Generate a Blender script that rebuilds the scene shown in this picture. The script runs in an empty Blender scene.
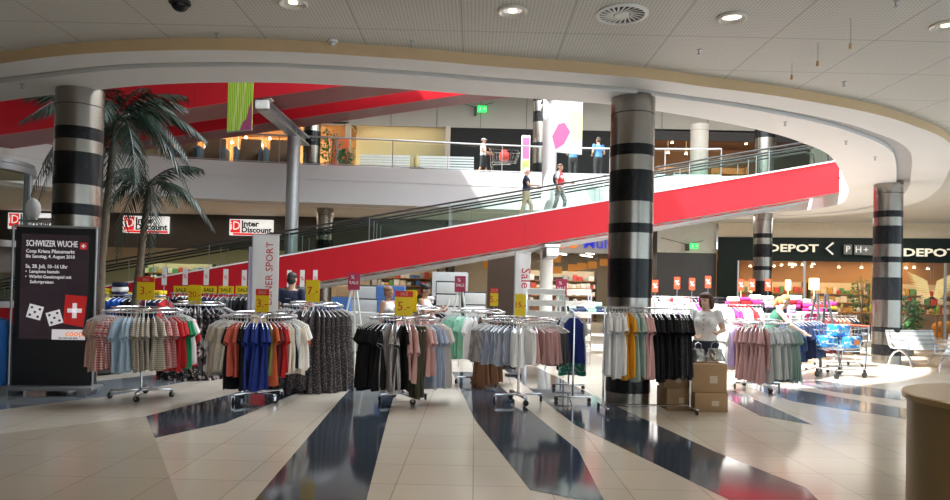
import bpy, bmesh, math, random
from mathutils import Vector as V, Matrix as M4, Euler
random.seed(7)
PI = math.pi
sc = bpy.context.scene
col = sc.collection

# ---------------------------------------------------------------- camera
H, F, PV, PITCH, ROLL = 1.67, 690.0, 277.6, 0.015, 0.0225
_f = V((0, math.cos(PITCH), math.sin(PITCH)))
_u0 = V((0, -math.sin(PITCH), math.cos(PITCH)))
_r0 = V((1, 0, 0))
_r = _r0 * math.cos(ROLL) + _u0 * math.sin(ROLL)
_u = _u0 * math.cos(ROLL) - _r0 * math.sin(ROLL)
cam = bpy.data.cameras.new('camera')
camo = bpy.data.objects.new('camera', cam)
col.objects.link(camo)
cam.sensor_fit = 'HORIZONTAL'; cam.sensor_width = 36; cam.lens = F / 950 * 36
cam.shift_y = (PV - 250) / 950
cam.clip_start = 0.05; cam.clip_end = 300
m = M4.Identity(3)
for i in range(3):
    m[i][0], m[i][1], m[i][2] = _r[i], _u[i], -_f[i]
camo.matrix_world = M4.Translation((0, 0, H)) @ m.to_4x4()
sc.camera = camo
CAM = V((0, 0, H))

def ray(px, py): return _f + _r * ((px - 475) / F) - _u * ((py - PV) / F)
def at(px, py, Y):                      # the place at depth Y seen at a pixel
    d = ray(px, py); return CAM + d * (Y / d.y)
def fl(px, py, z=0.0):                  # the place at height z seen at a pixel
    d = ray(px, py); return CAM + d * ((z - H) / d.z)

# ---------------------------------------------------------------- world, sun, daylight, exposure
w = bpy.data.worlds.new('World'); sc.world = w; w.use_nodes = True
bg = w.node_tree.nodes['Background']
bg.inputs[0].default_value = (0.80, 0.90, 1.0, 1); bg.inputs[1].default_value = 1.7
def lamp(kind, name, loc, rot, energy, colr=(1, 1, 1), **kw):
    l = bpy.data.lights.new(name, kind); l.energy = energy; l.color = colr
    for k, v in kw.items(): setattr(l, k, v)
    o = bpy.data.objects.new(name, l); o.location = loc; o.rotation_euler = rot; col.objects.link(o); return o
def aim(d): return V(d).to_track_quat('-Z', 'Y').to_euler()
lamp('SUN', 'sun', (0, 0, 30), aim((0.66, 0.30, -1)), 12.0, (1.0, 0.96, 0.90), angle=math.radians(1.5))
# the glazed roof over the atrium: diffuse daylight
lamp('AREA', 'skylight', (5.0, 16.5, 11.3), (0, 0, 0), 2600, (0.93, 0.97, 1.0), shape='RECTANGLE', size=15, size_y=15)
# mall lights in the ceilings of both levels
for (x, y, z, sx, sy, e, c) in ((-12, 28.5, 4.55, 14, 2.0, 80, (1, .86, .70)), (1, 29.0, 4.55, 10, 2.0, 120, (1, .93, .84)),
                                (13.5, 25.8, 4.5, 9, 1.2, 220, (1, .93, .85)), (-4, 29.5, 10.7, 26, 3, 300, (1, .92, .82)),
                                (12, 30, 10.7, 8, 3, 120, (1, .88, .75))):
    lamp('AREA', 'gallery_light', (x, y, z), (0, 0, 0), e, c, shape='RECTANGLE', size=sx, size_y=sy)
vs = sc.view_settings
vs.view_transform = 'Standard'; vs.look = 'None'; vs.gamma = 1.0; vs.exposure = 0.50
vs.use_curve_mapping = False
sc.cycles.use_denoising = True
sc.cycles.max_bounces = 8; sc.cycles.diffuse_bounces = 4; sc.cycles.glossy_bounces = 4
sc.cycles.transmission_bounces = 6; sc.cycles.transparent_max_bounces = 12
sc.cycles.caustics_reflective = False; sc.cycles.caustics_refractive = False
sc.cycles.sample_clamp_indirect = 6

# ---------------------------------------------------------------- materials
MATS = {}
def mat(name, c, rough=.55, metal=0.0, var=.10, scale=6.0, bump=0.0, bscale=60.0, emit=0.0, spec=.5, coat=0.0, trans=0.0, alpha=1.0):
    if name in MATS: return MATS[name]
    mt = bpy.data.materials.new(name); mt.use_nodes = True
    nt = mt.node_tree; N = nt.nodes; L = nt.links; b = N['Principled BSDF']
    tc = N.new('ShaderNodeTexCoord'); no = N.new('ShaderNodeTexNoise')
    no.inputs['Scale'].default_value = scale; no.inputs['Detail'].default_value = 3
    L.new(tc.outputs['Object'], no.inputs['Vector'])
    mx = N.new('ShaderNodeMixRGB'); mx.blend_type = 'MIX'
    mx.inputs[1].default_value = tuple(max(0, v * (1 - var)) for v in c[:3]) + (1,)
    mx.inputs[2].default_value = tuple(min(1, v * (1 + var)) for v in c[:3]) + (1,)
    L.new(no.outputs['Fac'], mx.inputs[0]); L.new(mx.outputs[0], b.inputs['Base Color'])
    b.inputs['Roughness'].default_value = rough; b.inputs['Metallic'].default_value = metal
    b.inputs['Specular IOR Level'].default_value = spec
    b.inputs['Coat Weight'].default_value = coat
    b.inputs['Transmission Weight'].default_value = trans
    b.inputs['Alpha'].default_value = alpha
    if emit:
        L.new(mx.outputs[0], b.inputs['Emission Color']); b.inputs['Emission Strength'].default_value = emit
    if bump:
        n2 = N.new('ShaderNodeTexNoise'); n2.inputs['Scale'].default_value = bscale; n2.inputs['Detail'].default_value = 2
        L.new(tc.outputs['Object'], n2.inputs['Vector'])
        bp = N.new('ShaderNodeBump'); bp.inputs['Strength'].default_value = bump; bp.inputs['Distance'].default_value = .02
        L.new(n2.outputs['Fac'], bp.inputs['Height']); L.new(bp.outputs[0], b.inputs['Normal'])
    mt['b'] = 1; MATS[name] = mt
    return mt

def pattern(name, base, ink, mode='stripes', sx=60.0, sy=60.0, thr=.5, rough=.85):
    """woven or printed cloth: stripes, check, floral or dots"""
    if name in MATS: return MATS[name]
    mt = mat(name, base, rough, var=.06); nt = mt.node_tree; N = nt.nodes; L = nt.links; b = N['Principled BSDF']
    tc = N.new('ShaderNodeTexCoord')
    mx = N.new('ShaderNodeMixRGB'); mx.inputs[1].default_value = (*base, 1); mx.inputs[2].default_value = (*ink, 1)
    if mode in ('stripes', 'check', 'hoops'):
        sp = N.new('ShaderNodeSeparateXYZ'); L.new(tc.outputs['Object'], sp.inputs[0])
        def sn(o, s):
            a = N.new('ShaderNodeMath'); a.operation = 'MULTIPLY'; a.inputs[1].default_value = s; L.new(o, a.inputs[0])
            c = N.new('ShaderNodeMath'); c.operation = 'SINE'; L.new(a.outputs[0], c.inputs[0])
            g = N.new('ShaderNodeMath'); g.operation = 'GREATER_THAN'; g.inputs[1].default_value = 0.0; L.new(c.outputs[0], g.inputs[0]); return g.outputs[0]
        ad = N.new('ShaderNodeMath'); ad.operation = 'ADD'
        L.new(sp.outputs[0], ad.inputs[0]); L.new(sp.outputs[1], ad.inputs[1])
        if mode == 'stripes': fac = sn(ad.outputs[0], sx)
        elif mode == 'hoops': fac = sn(sp.outputs[2], sy)
        else:
            a = N.new('ShaderNodeMath'); a.operation = 'ADD'; L.new(sn(ad.outputs[0], sx), a.inputs[0]); L.new(sn(sp.outputs[2], sy), a.inputs[1])
            h = N.new('ShaderNodeMath'); h.operation = 'MULTIPLY'; h.inputs[1].default_value = .5; L.new(a.outputs[0], h.inputs[0]); fac = h.outputs[0]
    else:
        t = N.new('ShaderNodeTexVoronoi' if mode == 'dots' else 'ShaderNodeTexNoise'); t.inputs['Scale'].default_value = sx
        L.new(tc.outputs['Object'], t.inputs['Vector'])
        if mode != 'dots': t.inputs['Detail'].default_value = 3
        g = N.new('ShaderNodeMath'); g.operation = 'LESS_THAN' if mode == 'dots' else 'GREATER_THAN'; g.inputs[1].default_value = thr
        L.new(t.outputs['Distance' if mode == 'dots' else 'Fac'], g.inputs[0]); fac = g.outputs[0]
    L.new(fac, mx.inputs[0]); L.new(mx.outputs[0], b.inputs['Base Color'])
    return mt

def grid_mat(name, c, joint, px, py, wdt, rough, dots=0.0, dotr=.3, var=.05, spec=.5, tile_var=0.0, ox=0., oy=0.):
    """tiles or panels with thin joints on a px x py grid; dots adds a perforation grid"""
    mt = mat(name, c, rough, var=var, scale=.7, spec=spec); nt = mt.node_tree; N = nt.nodes; L = nt.links; b = N['Principled BSDF']
    prev = b.inputs['Base Color'].links[0].from_socket
    tc = N.new('ShaderNodeTexCoord'); sp = N.new('ShaderNodeSeparateXYZ'); L.new(tc.outputs['Object'], sp.inputs[0])
    def math_(op, a, bv=None):
        q = N.new('ShaderNodeMath'); q.operation = op
        for i, v in enumerate((a, bv)):
            if v is None: continue
            if isinstance(v, (int, float)): q.inputs[i].default_value = v
            else: L.new(v, q.inputs[i])
        return q.outputs[0]
    def line(o, p, off):
        f = math_('FRACT', math_('DIVIDE', math_('ADD', o, 1000 * p + off), p))
        return math_('LESS_THAN', f, wdt / p)
    ln = math_('MAXIMUM', line(sp.outputs[0], px, ox), line(sp.outputs[1], py, oy))
    if tile_var:
        wn = N.new('ShaderNodeTexWhiteNoise'); wn.noise_dimensions = '2D'; cv = N.new('ShaderNodeCombineXYZ')
        L.new(math_('FLOOR', math_('DIVIDE', math_('ADD', sp.outputs[0], 1000 * px + ox), px)), cv.inputs[0])
        L.new(math_('FLOOR', math_('DIVIDE', math_('ADD', sp.outputs[1], 1000 * py + oy), py)), cv.inputs[1])
        L.new(cv.outputs[0], wn.inputs['Vector'])
        m2 = N.new('ShaderNodeMixRGB'); m2.blend_type = 'MULTIPLY'; m2.inputs[0].default_value = 1
        v = math_('ADD', math_('MULTIPLY', wn.outputs['Value'], tile_var), 1 - tile_var)
        cc = N.new('ShaderNodeCombineXYZ')
        for i in range(3): L.new(v, cc.inputs[i])
        L.new(prev, m2.inputs[1]); L.new(cc.outputs[0], m2.inputs[2]); prev = m2.outputs[0]
    if dots:
        fx = math_('SUBTRACT', math_('FRACT', math_('DIVIDE', math_('ADD', sp.outputs[0], 1000 * dots), dots)), .5)
        fy = math_('SUBTRACT', math_('FRACT', math_('DIVIDE', math_('ADD', sp.outputs[1], 1000 * dots), dots)), .5)
        rr = math_('ADD', math_('MULTIPLY', fx, fx), math_('MULTIPLY', fy, fy))
        ln = math_('MAXIMUM', ln, math_('MULTIPLY', math_('LESS_THAN', rr, dotr * dotr), .75))
    mx = N.new('ShaderNodeMixRGB'); L.new(ln, mx.inputs[0]); L.new(prev, mx.inputs[1]); mx.inputs[2].default_value = (*joint, 1)
    L.new(mx.outputs[0], b.inputs['Base Color'])
    return mt

red = grid_mat('red panel', (.43, .011, .020), (.24, .008, .012), 3.3, 2000, .014, .35, spec=.35, oy=1000)

def glass(name, tint=(.75, .9, .87), a=.22, rough=.03):
    """thin architectural glass: mostly clear, a little tinted reflection"""
    if name in MATS: return MATS[name]
    mt = bpy.data.materials.new(name); mt.use_nodes = True; N = mt.node_tree.nodes; L = mt.node_tree.links
    N.remove(N['Principled BSDF'])
    tr = N.new('ShaderNodeBsdfTransparent'); tr.inputs[0].default_value = (*tint, 1)
    gl = N.new('ShaderNodeBsdfGlossy'); gl.inputs['Roughness'].default_value = rough; gl.inputs[0].default_value = (.9, 1, .97, 1)
    lw = N.new('ShaderNodeLayerWeight'); lw.inputs[0].default_value = a
    no = N.new('ShaderNodeTexNoise'); no.inputs['Scale'].default_value = 2.0
    bp = N.new('ShaderNodeBump'); bp.inputs['Strength'].default_value = .03; L.new(no.outputs['Fac'], bp.inputs['Height']); L.new(bp.outputs[0], gl.inputs['Normal'])
    mx = N.new('ShaderNodeMixShader'); L.new(lw.outputs['Fresnel'], mx.inputs[0]); L.new(tr.outputs[0], mx.inputs[1]); L.new(gl.outputs[0], mx.inputs[2])
    L.new(mx.outputs[0], N['Material Output'].inputs[0]); MATS[name] = mt
    return mt

def brushed(name, c, rough=.3, stretch=(1, 1, 40)):
    if name in MATS: return MATS[name]
    mt = mat(name, c, rough, metal=1.0, var=.05); N = mt.node_tree.nodes; L = mt.node_tree.links; b = N['Principled BSDF']
    tc = N.new('ShaderNodeTexCoord'); mp = N.new('ShaderNodeMapping'); mp.inputs['Scale'].default_value = stretch
    no = N.new('ShaderNodeTexNoise'); no.inputs['Scale'].default_value = 4
    L.new(tc.outputs['Object'], mp.inputs[0]); L.new(mp.outputs[0], no.inputs['Vector'])
    mr = N.new('ShaderNodeMapRange'); mr.inputs[3].default_value = rough * .94; mr.inputs[4].default_value = rough * 1.06
    L.new(no.outputs['Fac'], mr.inputs[0]); L.new(mr.outputs[0], b.inputs['Roughness'])
    return mt

chrome = brushed('chrome', (.72, .73, .75), .18)
steel = brushed('brushed steel', (.33, .305, .27), .26, (30, 30, 1))
satin = mat('satin steel', (.42, .43, .44), .38, metal=.7)
black = mat('black enamel', (.008, .008, .009), .25, spec=.3)
blackm = mat('black matte', (.02, .02, .022), .6)
white = mat('white paint', (.78, .78, .76), .5, var=.03)
soffw = mat('soffit white', (.74, .73, .72), .55, var=.03, scale=1)
cream = mat('cream riser', (.62, .44, .25), .5, var=.05)
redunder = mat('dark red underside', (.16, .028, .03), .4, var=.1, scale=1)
grey = mat('grey panel', (.42, .42, .41), .5)
dgrey = mat('dark grey panel', (.060, .063, .067), .55, spec=.3)
yellow = mat('yellow card', (.90, .66, .01), .5, var=.03)
redcard = mat('red card', (.70, .03, .03), .5, var=.03)
burg = mat('burgundy card', (.36, .03, .08), .5, var=.04)
wpap = mat('white card', (.82, .82, .80), .6, var=.02)
inkr = mat('red ink', (.60, .02, .03), .6)
inkk = mat('black ink', (.015, .015, .015), .6)
wood = mat('warm wood', (.42, .20, .075), .5, var=.2, scale=5)
card = mat('cardboard', (.40, .25, .13), .8, var=.08)
glassg = glass('balustrade glass', (.95, .988, .975), .13)
glassc = glass('clear shop glass', (.92, .95, .94), .12)
def translucent(mt, f=.45):
    """thin cloth or film that lets light through"""
    N = mt.node_tree.nodes; L = mt.node_tree.links; b = N['Principled BSDF']; tr = N.new('ShaderNodeBsdfTranslucent'); L.new(b.inputs['Base Color'].links[0].from_socket, tr.inputs[0])
    mx = N.new('ShaderNodeMixShader'); mx.inputs[0].default_value = f; L.new(b.outputs[0], mx.inputs[1]); L.new(tr.outputs[0], mx.inputs[2]); L.new(mx.outputs[0], N['Material Output'].inputs[0]); return mt
film = translucent(mat('white banner film', (.86, .86, .85), .6, var=.02))
rubber = mat('black rubber', (.02, .02, .02), .5)

def vary(mt, lo=.80, hi=1.18):
    """no two pieces of cloth are dyed or worn quite alike: value varies per object"""
    if 'varied' in mt: return mt
    N = mt.node_tree.nodes; L = mt.node_tree.links; b = N['Principled BSDF']; prev = b.inputs['Base Color'].links[0].from_socket
    oi = N.new('ShaderNodeObjectInfo'); mr = N.new('ShaderNodeMapRange'); mr.inputs[3].default_value = lo; mr.inputs[4].default_value = hi
    hs = N.new('ShaderNodeHueSaturation'); L.new(oi.outputs['Random'], mr.inputs[0]); L.new(mr.outputs[0], hs.inputs['Value']); L.new(prev, hs.inputs['Color']); L.new(hs.outputs[0], b.inputs['Base Color'])
    mt['varied'] = 1; return mt

# ---------------------------------------------------------------- mesh builder
class MB:
    def __init__(s): s.v = []; s.f = []
    def add(s, vs_, fs):
        n = len(s.v); s.v += [tuple(q) for q in vs_]; s.f += [tuple(i + n for i in f) for f in fs]; return s
    def box(s, c, d, rot=None, bev=0.0):
        x, y, z = d[0] / 2, d[1] / 2, d[2] / 2
        if bev:
            bm = bmesh.new(); bmesh.ops.create_cube(bm, size=1)
            for q in bm.verts: q.co = V((q.co.x * d[0], q.co.y * d[1], q.co.z * d[2]))
            bmesh.ops.bevel(bm, geom=bm.edges[:], offset=min(bev, .45 * min(d)), segments=2, affect='EDGES', profile=.6)
            bm.verts.index_update(); p = [q.co.copy() for q in bm.verts]; fs = [tuple(q.index for q in f.verts) for f in bm.faces]; bm.free()
        else:
            p = [V((a, b, e)) for e in (-z, z) for a, b in ((-x, -y), (x, -y), (x, y), (-x, y))]
            fs = [(3, 2, 1, 0), (4, 5, 6, 7), (0, 1, 5, 4), (1, 2, 6, 5), (2, 3, 7, 6), (3, 0, 4, 7)]
        R = Euler(rot).to_matrix() if rot else None
        return s.add([(R @ q if R else q) + V(c) for q in p], fs)
    def cyl(s, a, b, r0, r1=None, n=12, cap=True):
        a, b = V(a), V(b); r1 = r0 if r1 is None else r1; d = (b - a)
        if d.length < 1e-6: return s
        d.normalize(); u = d.orthogonal().normalized(); w_ = d.cross(u)
        p = []
        for c, r in ((a, r0), (b, r1)):
            p += [c + (u * math.cos(2 * PI * i / n) + w_ * math.sin(2 * PI * i / n)) * r for i in range(n)]
        fs = [(i, (i + 1) % n, n + (i + 1) % n, n + i) for i in range(n)]
        if cap: fs += [tuple(range(n - 1, -1, -1)), tuple(range(n, 2 * n))]
        return s.add(p, fs)
    def tube(s, pts, r, n=6, closed=False):
        pts = [V(q) for q in pts]; k = len(pts); p = []; u = None
        for i, c in enumerate(pts):
            a = pts[(i - 1) % k] if (closed or i) else c; b = pts[(i + 1) % k] if (closed or i < k - 1) else c
            d = (b - a).normalized()
            if u is None: u = d.orthogonal().normalized()
            else:
                u = (u - d * u.dot(d)); u = u.normalized() if u.length > 1e-6 else d.orthogonal().normalized()
            w_ = d.cross(u); rr = r[i] if isinstance(r, (list, tuple)) else r
            p += [c + (u * math.cos(2 * PI * j / n) + w_ * math.sin(2 * PI * j / n)) * rr for j in range(n)]
        fs = []
        for i in range(k if closed else k - 1):
            a, b = i * n, ((i + 1) % k) * n
            fs += [(a + j, a + (j + 1) % n, b + (j + 1) % n, b + j) for j in range(n)]
        if not closed: fs += [tuple(range(n - 1, -1, -1)), tuple(range((k - 1) * n, k * n))]
        return s.add(p, fs)
    def lathe(s, prof, n=24, c=(0, 0, 0)):
        c = V(c); p = []
        for r, z in prof: p += [c + V((r * math.cos(2 * PI * i / n), r * math.sin(2 * PI * i / n), z)) for i in range(n)]
        fs = []
        for k in range(len(prof) - 1):
            a, b = k * n, (k + 1) * n; fs += [(a + i, a + (i + 1) % n, b + (i + 1) % n, b + i) for i in range(n)]
        e = (len(prof) - 1) * n
        if math.dist(prof[0], prof[-1]) < .11 and prof[0][0] > .04: fs += [(e + i, e + (i + 1) % n, (i + 1) % n, i) for i in range(n)]
        else: fs += [tuple(range(n - 1, -1, -1)), tuple(range(e, e + n))]
        return s.add(p, fs)
    def ell(s, c, r, n=14, k=10, rot=None):
        c = V(c); R = Euler(rot).to_matrix() if rot else None; p = [V((0, 0, r[2]))]
        for j in range(1, k):
            t = PI * j / k; p += [V((r[0] * math.sin(t) * math.cos(2 * PI * i / n), r[1] * math.sin(t) * math.sin(2 * PI * i / n), r[2] * math.cos(t))) for i in range(n)]
        p.append(V((0, 0, -r[2]))); fs = [(0, 1 + i, 1 + (i + 1) % n) for i in range(n)]
        for j in range(k - 2):
            a, b = 1 + j * n, 1 + (j + 1) * n; fs += [(a + i, b + i, b + (i + 1) % n, a + (i + 1) % n) for i in range(n)]
        a = 1 + (k - 2) * n; e = len(p) - 1; fs += [(a + (i + 1) % n, a + i, e) for i in range(n)]
        return s.add([(R @ q if R else q) + c for q in p], fs)
    def prism(s, poly, z0, z1):
        n = len(poly); p = [V((x, y, z0)) for x, y in poly] + [V((x, y, z1)) for x, y in poly]
        return s.add(p, [tuple(range(n - 1, -1, -1)), tuple(range(n, 2 * n))] + [(i, (i + 1) % n, n + (i + 1) % n, n + i) for i in range(n)])
    def slab(s, pts, off):          # polygon in space, thickened by the vector off
        n = len(pts); p = [V(q) for q in pts]; p += [q + V(off) for q in p]
        return s.add(p, [tuple(range(n - 1, -1, -1)), tuple(range(n, 2 * n))] + [(i, (i + 1) % n, n + (i + 1) % n, n + i) for i in range(n)])
    def loft(s, rows, closed=True):
        n = len(rows[0]); p = [q for r in rows for q in r]; fs = []
        for k in range(len(rows) - 1):
            a, b = k * n, (k + 1) * n
            fs += [(a + i, a + (i + 1) % n, b + (i + 1) % n, b + i) for i in range(n if closed else n - 1)]
        return s.add(p, fs)
    def mesh(s, name, smooth=True):
        me = bpy.data.meshes.new(name); me.from_pydata(s.v, [], s.f)
        bm = bmesh.new(); bm.from_mesh(me); bmesh.ops.recalc_face_normals(bm, faces=bm.faces[:]); bm.to_mesh(me); bm.free()
        me.update()
        if smooth:
            me.polygons.foreach_set('use_smooth', [True] * len(me.polygons))
            me.set_sharp_from_angle(angle=math.radians(38))
        return me
    def build(s, name, mt, parent=None, loc=(0, 0, 0), rot=(0, 0, 0), smooth=True):
        me = s.mesh(name, smooth); me.materials.append(mt)
        return link(bpy.data.objects.new(name, me), parent, loc, rot)

def link(o, parent=None, loc=(0, 0, 0), rot=(0, 0, 0)):
    col.objects.link(o); o.location = loc; o.rotation_euler = rot
    if parent: o.parent = parent
    return o
def tag(o, label=None, cat=None, group=None, kind=None):
    if label: o['label'] = label
    if cat: o['category'] = cat
    if group: o['group'] = group
    if kind: o['kind'] = kind
    return o
def thing(name, label, cat, loc=(0, 0, 0), rot=0.0, group=None):
    o = bpy.data.objects.new(name, None); col.objects.link(o); o.location = loc; o.rotation_euler = (0, 0, rot); o.empty_display_size = .1
    return tag(o, label, cat, group, 'thing')
def struct(name, mb, mt, label=None):
    o = mb.build(name, mt); o['kind'] = 'structure'
    if label: o['label'] = label
    return o
KIDS = {}
def copy_tree(o, label=None, group=None, loc=None, rot=None):
    c = o.copy(); col.objects.link(c)
    if label: c['label'] = label
    if group: c['group'] = group
    if loc is not None: c.location = loc
    if rot is not None: c.rotation_euler = (0, 0, rot)
    for ch in list(o.children):
        d = ch.copy(); col.objects.link(d); d.parent = c
        for g in list(ch.children):
            e = g.copy(); col.objects.link(e); e.parent = d
    return c
TXT = {}
def text(name, s, size, mt, parent=None, loc=(0, 0, 0), rot=(PI / 2, 0, 0), ext=.002, align='CENTER', wide=1.0, shear=0.0, bold=0.0):
    k = (s, size, align, ext, wide, shear, bold)
    if k not in TXT:
        cu = bpy.data.curves.new('t', 'FONT'); cu.body = s; cu.size = size; cu.align_x = align; cu.align_y = 'CENTER'; cu.extrude = ext; cu.resolution_u = 2; cu.shear = shear; cu.offset = bold * size
        o = bpy.data.objects.new('t', cu); col.objects.link(o); dg = bpy.context.evaluated_depsgraph_get()
        me = bpy.data.meshes.new_from_object(o.evaluated_get(dg)); bpy.data.objects.remove(o)
        if wide != 1.0:
            for q in me.vertices: q.co.x *= wide
        TXT[k] = me
    me = TXT[k].copy(); me.materials.clear(); me.materials.append(mt)
    return link(bpy.data.objects.new(name, me), parent, loc, rot)
# ================================================================ STRUCTURE
from mathutils.geometry import tessellate_polygon
ZS, ZC, ZG, ZR = 4.55, 4.70, 5.80, 10.9          # soffit, ceiling, gallery floor, roof
def cr(pts, k=8):                                 # closed Catmull-Rom
    n = len(pts); out = []
    for i in range(n):
        p0, p1, p2, p3 = (V(pts[(i + j - 1) % n]) for j in range(4))
        for q in range(k):
            t = q / k
            out.append(.5 * ((2 * p1) + (p2 - p0) * t + (2 * p0 - 5 * p1 + 4 * p2 - p3) * t * t + (3 * p1 - p0 - 3 * p2 + p3) * t ** 3))
    return out
near = [fl(x, y, ZS).xy for x, y in ((0, 101), (75, 92.5), (150, 85), (225, 82.5), (300, 83.5), (400, 89), (478, 95), (560, 100.5), (613, 105), (656, 111), (710, 120), (767, 132), (800, 142), (830, 156))]
ring0 = cr([V(p) for p in near] + [V(p) for p in ((8.95, 16.8), (10.45, 19.4), (11.35, 21.7), (11.0, 23.5), (9.3, 24.65), (7, 25.0), (4, 25.2), (.2, 24.95), (-2.6, 24.6), (-5, 24.35), (-7.6, 24.1), (-10.3, 23.5), (-12.6, 22.5), (-14.1, 20.6), (-14.4, 17.6), (-13.0, 14.6), (-10.6, 12.4))])
def offs(p):
    return 1.35 + .75 * max(0, min(1, (p.x - 2.5) / 5))
def ringoff(o):
    n = len(ring0); out = []
    for i in range(n):
        d = (ring0[(i + 2) % n] - ring0[(i - 2) % n]).normalized(); out.append(ring0[i] + V((d.y, -d.x)) * o(ring0[i]))
    return out
def ringloft(prof):                               # prof: list of (fraction of soffit width or metres outwards, z)
    rows = []
    for o, z, rel in prof:
        rows.append([V((p.x, p.y, z)) for p in ringoff((lambda p, o=o: offs(p) * o) if rel else (lambda p, o=o: o))])
    return MB().loft(rows)
def plate(outer, hole, z, thick=0):
    polys = [[V((p[0], p[1], 0)) for p in outer], [V((p[0], p[1], 0)) for p in hole]]
    tr = tessellate_polygon(polys); allp = [V((p.x, p.y, z)) for q in polys for p in q]
    return MB().add(allp, [tuple(t) for t in tr])
X0, X1, Y0, Y1 = -27, 24, -9, 41
floor_m = grid_mat('floor tiles', (.60, .54, .455), (.30, .26, .21), .65, .65, .007, .16, var=.05, spec=.5, tile_var=.08, ox=.63)
struct('floor', MB().prism([(X0, Y0), (9.6, Y0), (9.6, 8), (X1, 18.5), (X1, Y1), (X0, Y1)], -.2, 0), floor_m, 'glossy beige stone tiled mall floor')
band_m = mat('dark granite', (.042, .055, .075), .09, var=.25, scale=40, spec=.6)
bandg = mat('grey granite', (.17, .19, .215), .10, var=.15, scale=40, spec=.6)
bandt = grid_mat('tan tiles', (.44, .385, .31), (.25, .21, .17), .65, .65, .007, .2, var=.06, tile_var=.06, ox=.63)
def band(pix, mt, z=.003):
    p = [fl(x, y) for x, y in pix]; p = [(q.x, q.y) for q in p]
    struct('floor_band', MB().prism(p, z - .003, z), mt)
band(((0, 434), (146, 416.5), (155, 438), (178, 500), (205, 580), (-200, 580), (-200, 465)), bandt, .002)
band(((146, 416.5), (206, 401), (270, 384), (335, 370), (352, 374), (290, 396), (225, 423), (155, 438)), band_m, .004)
band(((-60, 394), (0, 387), (100, 381), (190, 371), (230, 370), (200, 379), (110, 396), (0, 410), (-60, 418)), bandg)
band(((340, 400), (372, 366), (400, 366), (397, 385), (387, 420), (366.5, 500), (350, 560), (200, 560), (255, 500)), band_m)
band(((452, 372), (482, 372), (535, 415), (578, 450), (606, 505), (530, 490), (475, 420)), band_m)
band(((500, 366), (534, 366), (607, 402), (715, 452), (806, 488), (818, 500), (730, 500), (682, 477), (575, 425)), band_m)
band(((716, 392), (735, 391), (813, 425), (760, 416)), bandg)
band(((735, 383), (775, 386), (906, 409), (906, 419), (795, 402)), bandg)
band(((760, 376), (800, 378), (960, 400), (960, 408), (835, 392)), bandg)

ceil_m = grid_mat('perforated ceiling', (.62, .60, .56), (.26, .25, .23), 1.22, 1.22, .011, .6, dots=.042, dotr=.24, var=.03, ox=.22, oy=.44)
outer = ringoff(lambda p: offs(p))
FP = [(X0, Y0), (9.6, Y0), (9.6, 8), (X1, 18.5), (X1, Y1), (X0, Y1)]
struct('ceiling', plate(FP, outer, ZC), ceil_m, 'perforated pale ceiling panels around the atrium')
struct('ceiling_soffit', ringloft([(0, 5.0, 0), (0, ZS, 0), (.52, ZS, 1), (.52, ZS + .07, 1)]), soffw, 'curved white soffit around the atrium opening')
struct('ceiling_soffit_outer', ringloft([(.66, ZS + .07, 1), (.66, ZS, 1), (1, ZS, 1)]), soffw)
struct('trim_5', ringloft([(.515, ZS + .065, 1), (.665, ZS + .065, 1)]), mat('grey groove', (.40, .40, .41), .6), 'grey recessed groove in the curved soffit')  # darkness of the recess put into the grey of this strip
struct('trim_1', ringloft([(1, ZS, 1), (1.001, ZC + .02, 1)]), cream, 'tan riser between soffit and ceiling')
struct('trim_2', ringloft([(0, 5.89, 0), (0, 5.37, 0), (.03, 5.37, 0), (.03, 5.33, 0), (0, 5.33, 0), (0, 4.99, 0)]), soffw, 'white parapet band round the atrium')
gal_in = ringoff(lambda p: .12)
struct('trim_3', ringloft([(0, 5.885, 0), (.12, 5.89, 0), (.12, ZG, 0)]), soffw)
struct('floor_gallery', plate(FP, gal_in, ZG), mat('gallery floor', (.5, .47, .42), .3))
struct('slab_edge', plate(FP, outer, ZC + .05), dgrey)
# unseen roof; its skylight opening is sized to limit where the sun falls
sk = [(-4.5, 8.5), (14, 8.5), (14, 25.5), (-4.5, 25.5)]
struct('ceiling_roof', plate([(X0, Y0), (X1, Y0), (X1, Y1), (X0, Y1)], sk, ZR), mat('roof white', (.5, .49, .47), .7))
struct('ceiling_roof_cover', plate([(X0, Y0), (X1, Y0), (X1, Y1), (X0, Y1)], sk, ZR + .9), mat('roof white', (.5, .49, .47), .7))
# upright kerb round the roof opening
for x0, y0, x1, y1 in ((-4.5, 8.5, 14, 8.5), (14, 8.5, 14, 25.5), (14, 25.5, -4.5, 25.5), (-4.5, 25.5, -4.5, 8.5)):
    struct('ceiling_kerb', MB().slab([(x0, y0, ZR), (x1, y1, ZR), (x1, y1, ZR + .9), (x0, y0, ZR + .9)], (.02, .02, 0)), soffw)

# ---- walls
wg = mat('wall grey', (.36, .355, .33), .55, var=.05, scale=1)
brownw = mat('shop fascia brown', (.050, .042, .036), .5)
warmw = mat('warm shop wall', (.50, .27, .12), .6, var=.25, scale=1.3)
creamw = mat('shop cream wall', (.62, .52, .38), .6, var=.08)
darkw = mat('charcoal wall', (.016, .017, .018), .6, spec=.2)
greenw = mat('dark green fascia', (.006, .012, .010), .5, spec=.15)
def wall(name, a, b, z0, z1, mt, th=.15, label=None):
    a, b = V((a[0], a[1], 0)), V((b[0], b[1], 0)); d = (b - a).normalized(); nrm = V((-d.y, d.x, 0)) * th
    return struct(name, MB().slab([(a.x, a.y, z0), (b.x, b.y, z0), (b.x, b.y, z1), (a.x, a.y, z1)], nrm), mt, label)
YS = 31.0
wall('wall_back', (X0, 40), (9, 40), 0, ZC, creamw)
wall('wall_upper_rear', (X0, 40.8), (X1, 40.8), ZG, ZR, wg)
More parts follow.
